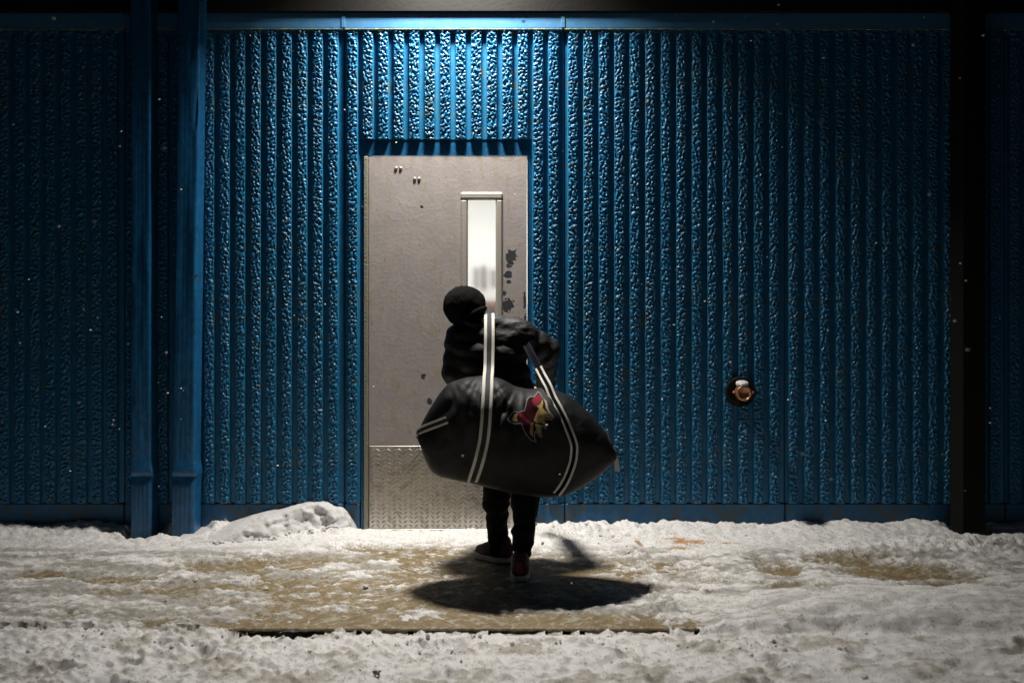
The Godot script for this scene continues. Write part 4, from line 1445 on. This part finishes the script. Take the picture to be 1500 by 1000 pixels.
	var c1 := pat(675.5, 446.5, 0.715)
	var c2 := pat(682, 446, 0.69)
	var c3 := pat(685, 460, 0.70)
	var fhat := func(p: Vector3) -> float:
		var q := hb.inverse() * (p - head)
		var d := bone_d(p, [c1, c2, 0.092, 0.093])
		d = smin(d, bone_d(p, [c2, c3, 0.088, 0.084]), 0.03)
		d -= 0.007 * nw.get_noise_3d(p.x * 1.1, p.y * 1.1, p.z * 1.1)
		d -= 0.0016 * sin(atan2(q.x, q.z) * 44.0)
		return maxf(d, -q.y - 0.058 + 0.03 * q.z / 0.08)
	part("beanie", nets(fhat, head - Vector3(0.15, 0.10, 0.14), head + Vector3(0.15, 0.14, 0.15), 0.0055), M.knit, root)
	var cuff := []
	for i in 25:
		var a := TAU * i / 24.0
		cuff.append(head + hb * Vector3(cos(a) * 0.080, -0.036 + 0.014 * sin(a), sin(a) * 0.086))
	part("beanie_cuff", tube(cuff, [0.012], 10), M.knit, root)
	make_shoe(at(748, 828, 0.60) * Vector3(1, 0, 1), at(697, 812, 0.47) * Vector3(1, 0, 1), "left sneaker turned outward, dark red and black with pale sole", root, true)
	make_shoe(Vector3(wx(761, 0.93), 0, 0.93), Vector3(wx(765, 0.70), 0, 0.69), "right sneaker seen from the heel", root, false)
	# pale cord hanging at the back of the trousers
	part("drawcord", tube([pat(787, 748, 0.86), pat(788, 758, 0.87), pat(786, 768, 0.875), pat(781, 773, 0.87)], [0.0035], 6), M.web_white, root)

# ------------------------------------------------------------------ air
func make_small() -> void:
	rng.seed = 77
	var fm := SphereMesh.new()
	fm.radius = 1.0
	fm.height = 1.8
	fm.radial_segments = 8
	fm.rings = 4
	var mm := MultiMesh.new()
	mm.transform_format = MultiMesh.TRANSFORM_3D
	mm.mesh = fm
	mm.instance_count = 260
	for i in 260:
		var z := rng.randf_range(0.15, 3.6)
		var p := Vector3(rng.randf_range(-2.6, 2.6), rng.randf_range(0.05, 3.2), z)
		var s := rng.randf_range(0.0016, 0.0042)
		mm.set_instance_transform(i, Transform3D(Basis.from_euler(Vector3(rng.randf(), rng.randf(), rng.randf() * 3.0)).scaled(Vector3(s * 1.5, s, s)), p))
	var fl := MultiMeshInstance3D.new()
	fl.name = "snowflakes"
	fl.multimesh = mm
	fl.material_override = M.flake
	add_child(fl)
	tag(fl, "small snowflakes drifting down through the lamplight", "snowfall", "", "stuff")
	# a dead leaf on the snow in front
	var g := gp(552.0, 985.0)
	var y := snow_at(g.x, g.y).x
	var lf := thing("dead_leaf", "small curled brown leaf lying on the snow in front of the walk", "leaf", Vector3(g.x, y + 0.004, g.y))
	var pts := PackedVector3Array()
	for r in 9:
		for c in 7:
			var v := r / 8.0
			var u := c / 6.0 * 2.0 - 1.0
			var w := 0.014 * sin(pow(v, 0.8) * PI) + 0.0008
			pts.append(Vector3(u * w + 0.004 * sin(v * 9.0), 0.010 * u * u + 0.006 * sin(v * 4.0), (v - 0.5) * 0.045))
	part("blade", grid_mesh(pts, 9, 7, Vector3.UP), M.leaf, lf)
	part("stalk", tube([Vector3(0.002, 0.004, 0.02), Vector3(0.006, 0.008, 0.036)], [0.0012], 6), M.leaf, lf)

# ------------------------------------------------------------------ scene
const LAMP := Vector3(-0.305, 3.72, 0.32)
const LAMP_ENERGY := 19.0
const HOOD := 0.22               # depth of the hood cheeks below the lens
const HALL_ENERGY := 9.0

func _ready() -> void:
	var cam := Camera3D.new()
	cam.name = "camera"
	cam.projection = Camera3D.PROJECTION_FRUSTUM
	cam.near = 0.05
	cam.far = 900.0
	cam.size = cam.near * 1000.0 / FOCAL
	cam.frustum_offset = Vector2(0, -cam.near * 72.0 / FOCAL)
	cam.position = EYE
	var ca := CameraAttributesPhysical.new()
	ca.exposure_aperture = 2.0
	ca.frustum_focal_length = 35.0
	ca.frustum_focus_distance = 5.1
	add_child(cam)
	cam.attributes = ca
	cam.current = true
	var env := Environment.new()
	env.background_mode = Environment.BG_SKY
	var sky := ProceduralSkyMaterial.new()
	sky.sky_top_color = Color(0.10, 0.13, 0.18)
	sky.sky_horizon_color = Color(0.16, 0.18, 0.22)
	sky.ground_bottom_color = Color(0.03, 0.03, 0.04)
	sky.ground_horizon_color = Color(0.16, 0.18, 0.22)
	env.sky = Sky.new()
	env.sky.sky_material = sky
	env.background_energy_multiplier = 0.12
	env.tonemap_mode = Environment.TONE_MAPPER_LINEAR
	env.tonemap_exposure = 1.0
	env.sdfgi_enabled = true
	env.ssao_enabled = true
	env.ssil_enabled = true
	var we := WorldEnvironment.new()
	we.name = "environment"
	we.environment = env
	add_child(we)
	var moon := DirectionalLight3D.new()
	moon.name = "night_sky_light"
	moon.light_energy = 0.004
	moon.light_angular_distance = 20.0
	moon.light_color = Color(0.85, 0.92, 1.0)
	moon.rotation_degrees = Vector3(-50, 25, 0)
	moon.shadow_enabled = true
	add_child(moon)
	var t0 := Time.get_ticks_msec()
	make_materials()
	print("materials ", Time.get_ticks_msec() - t0)
	make_ground()
	print("ground ", Time.get_ticks_msec() - t0)
	make_building()
	print("building ", Time.get_ticks_msec() - t0)
	make_wall_things()
	make_snow_bank()
	print("bank ", Time.get_ticks_msec() - t0)
	make_person()
	print("person ", Time.get_ticks_msec() - t0)
	make_bag()
	make_small()
	print("all ", Time.get_ticks_msec() - t0)
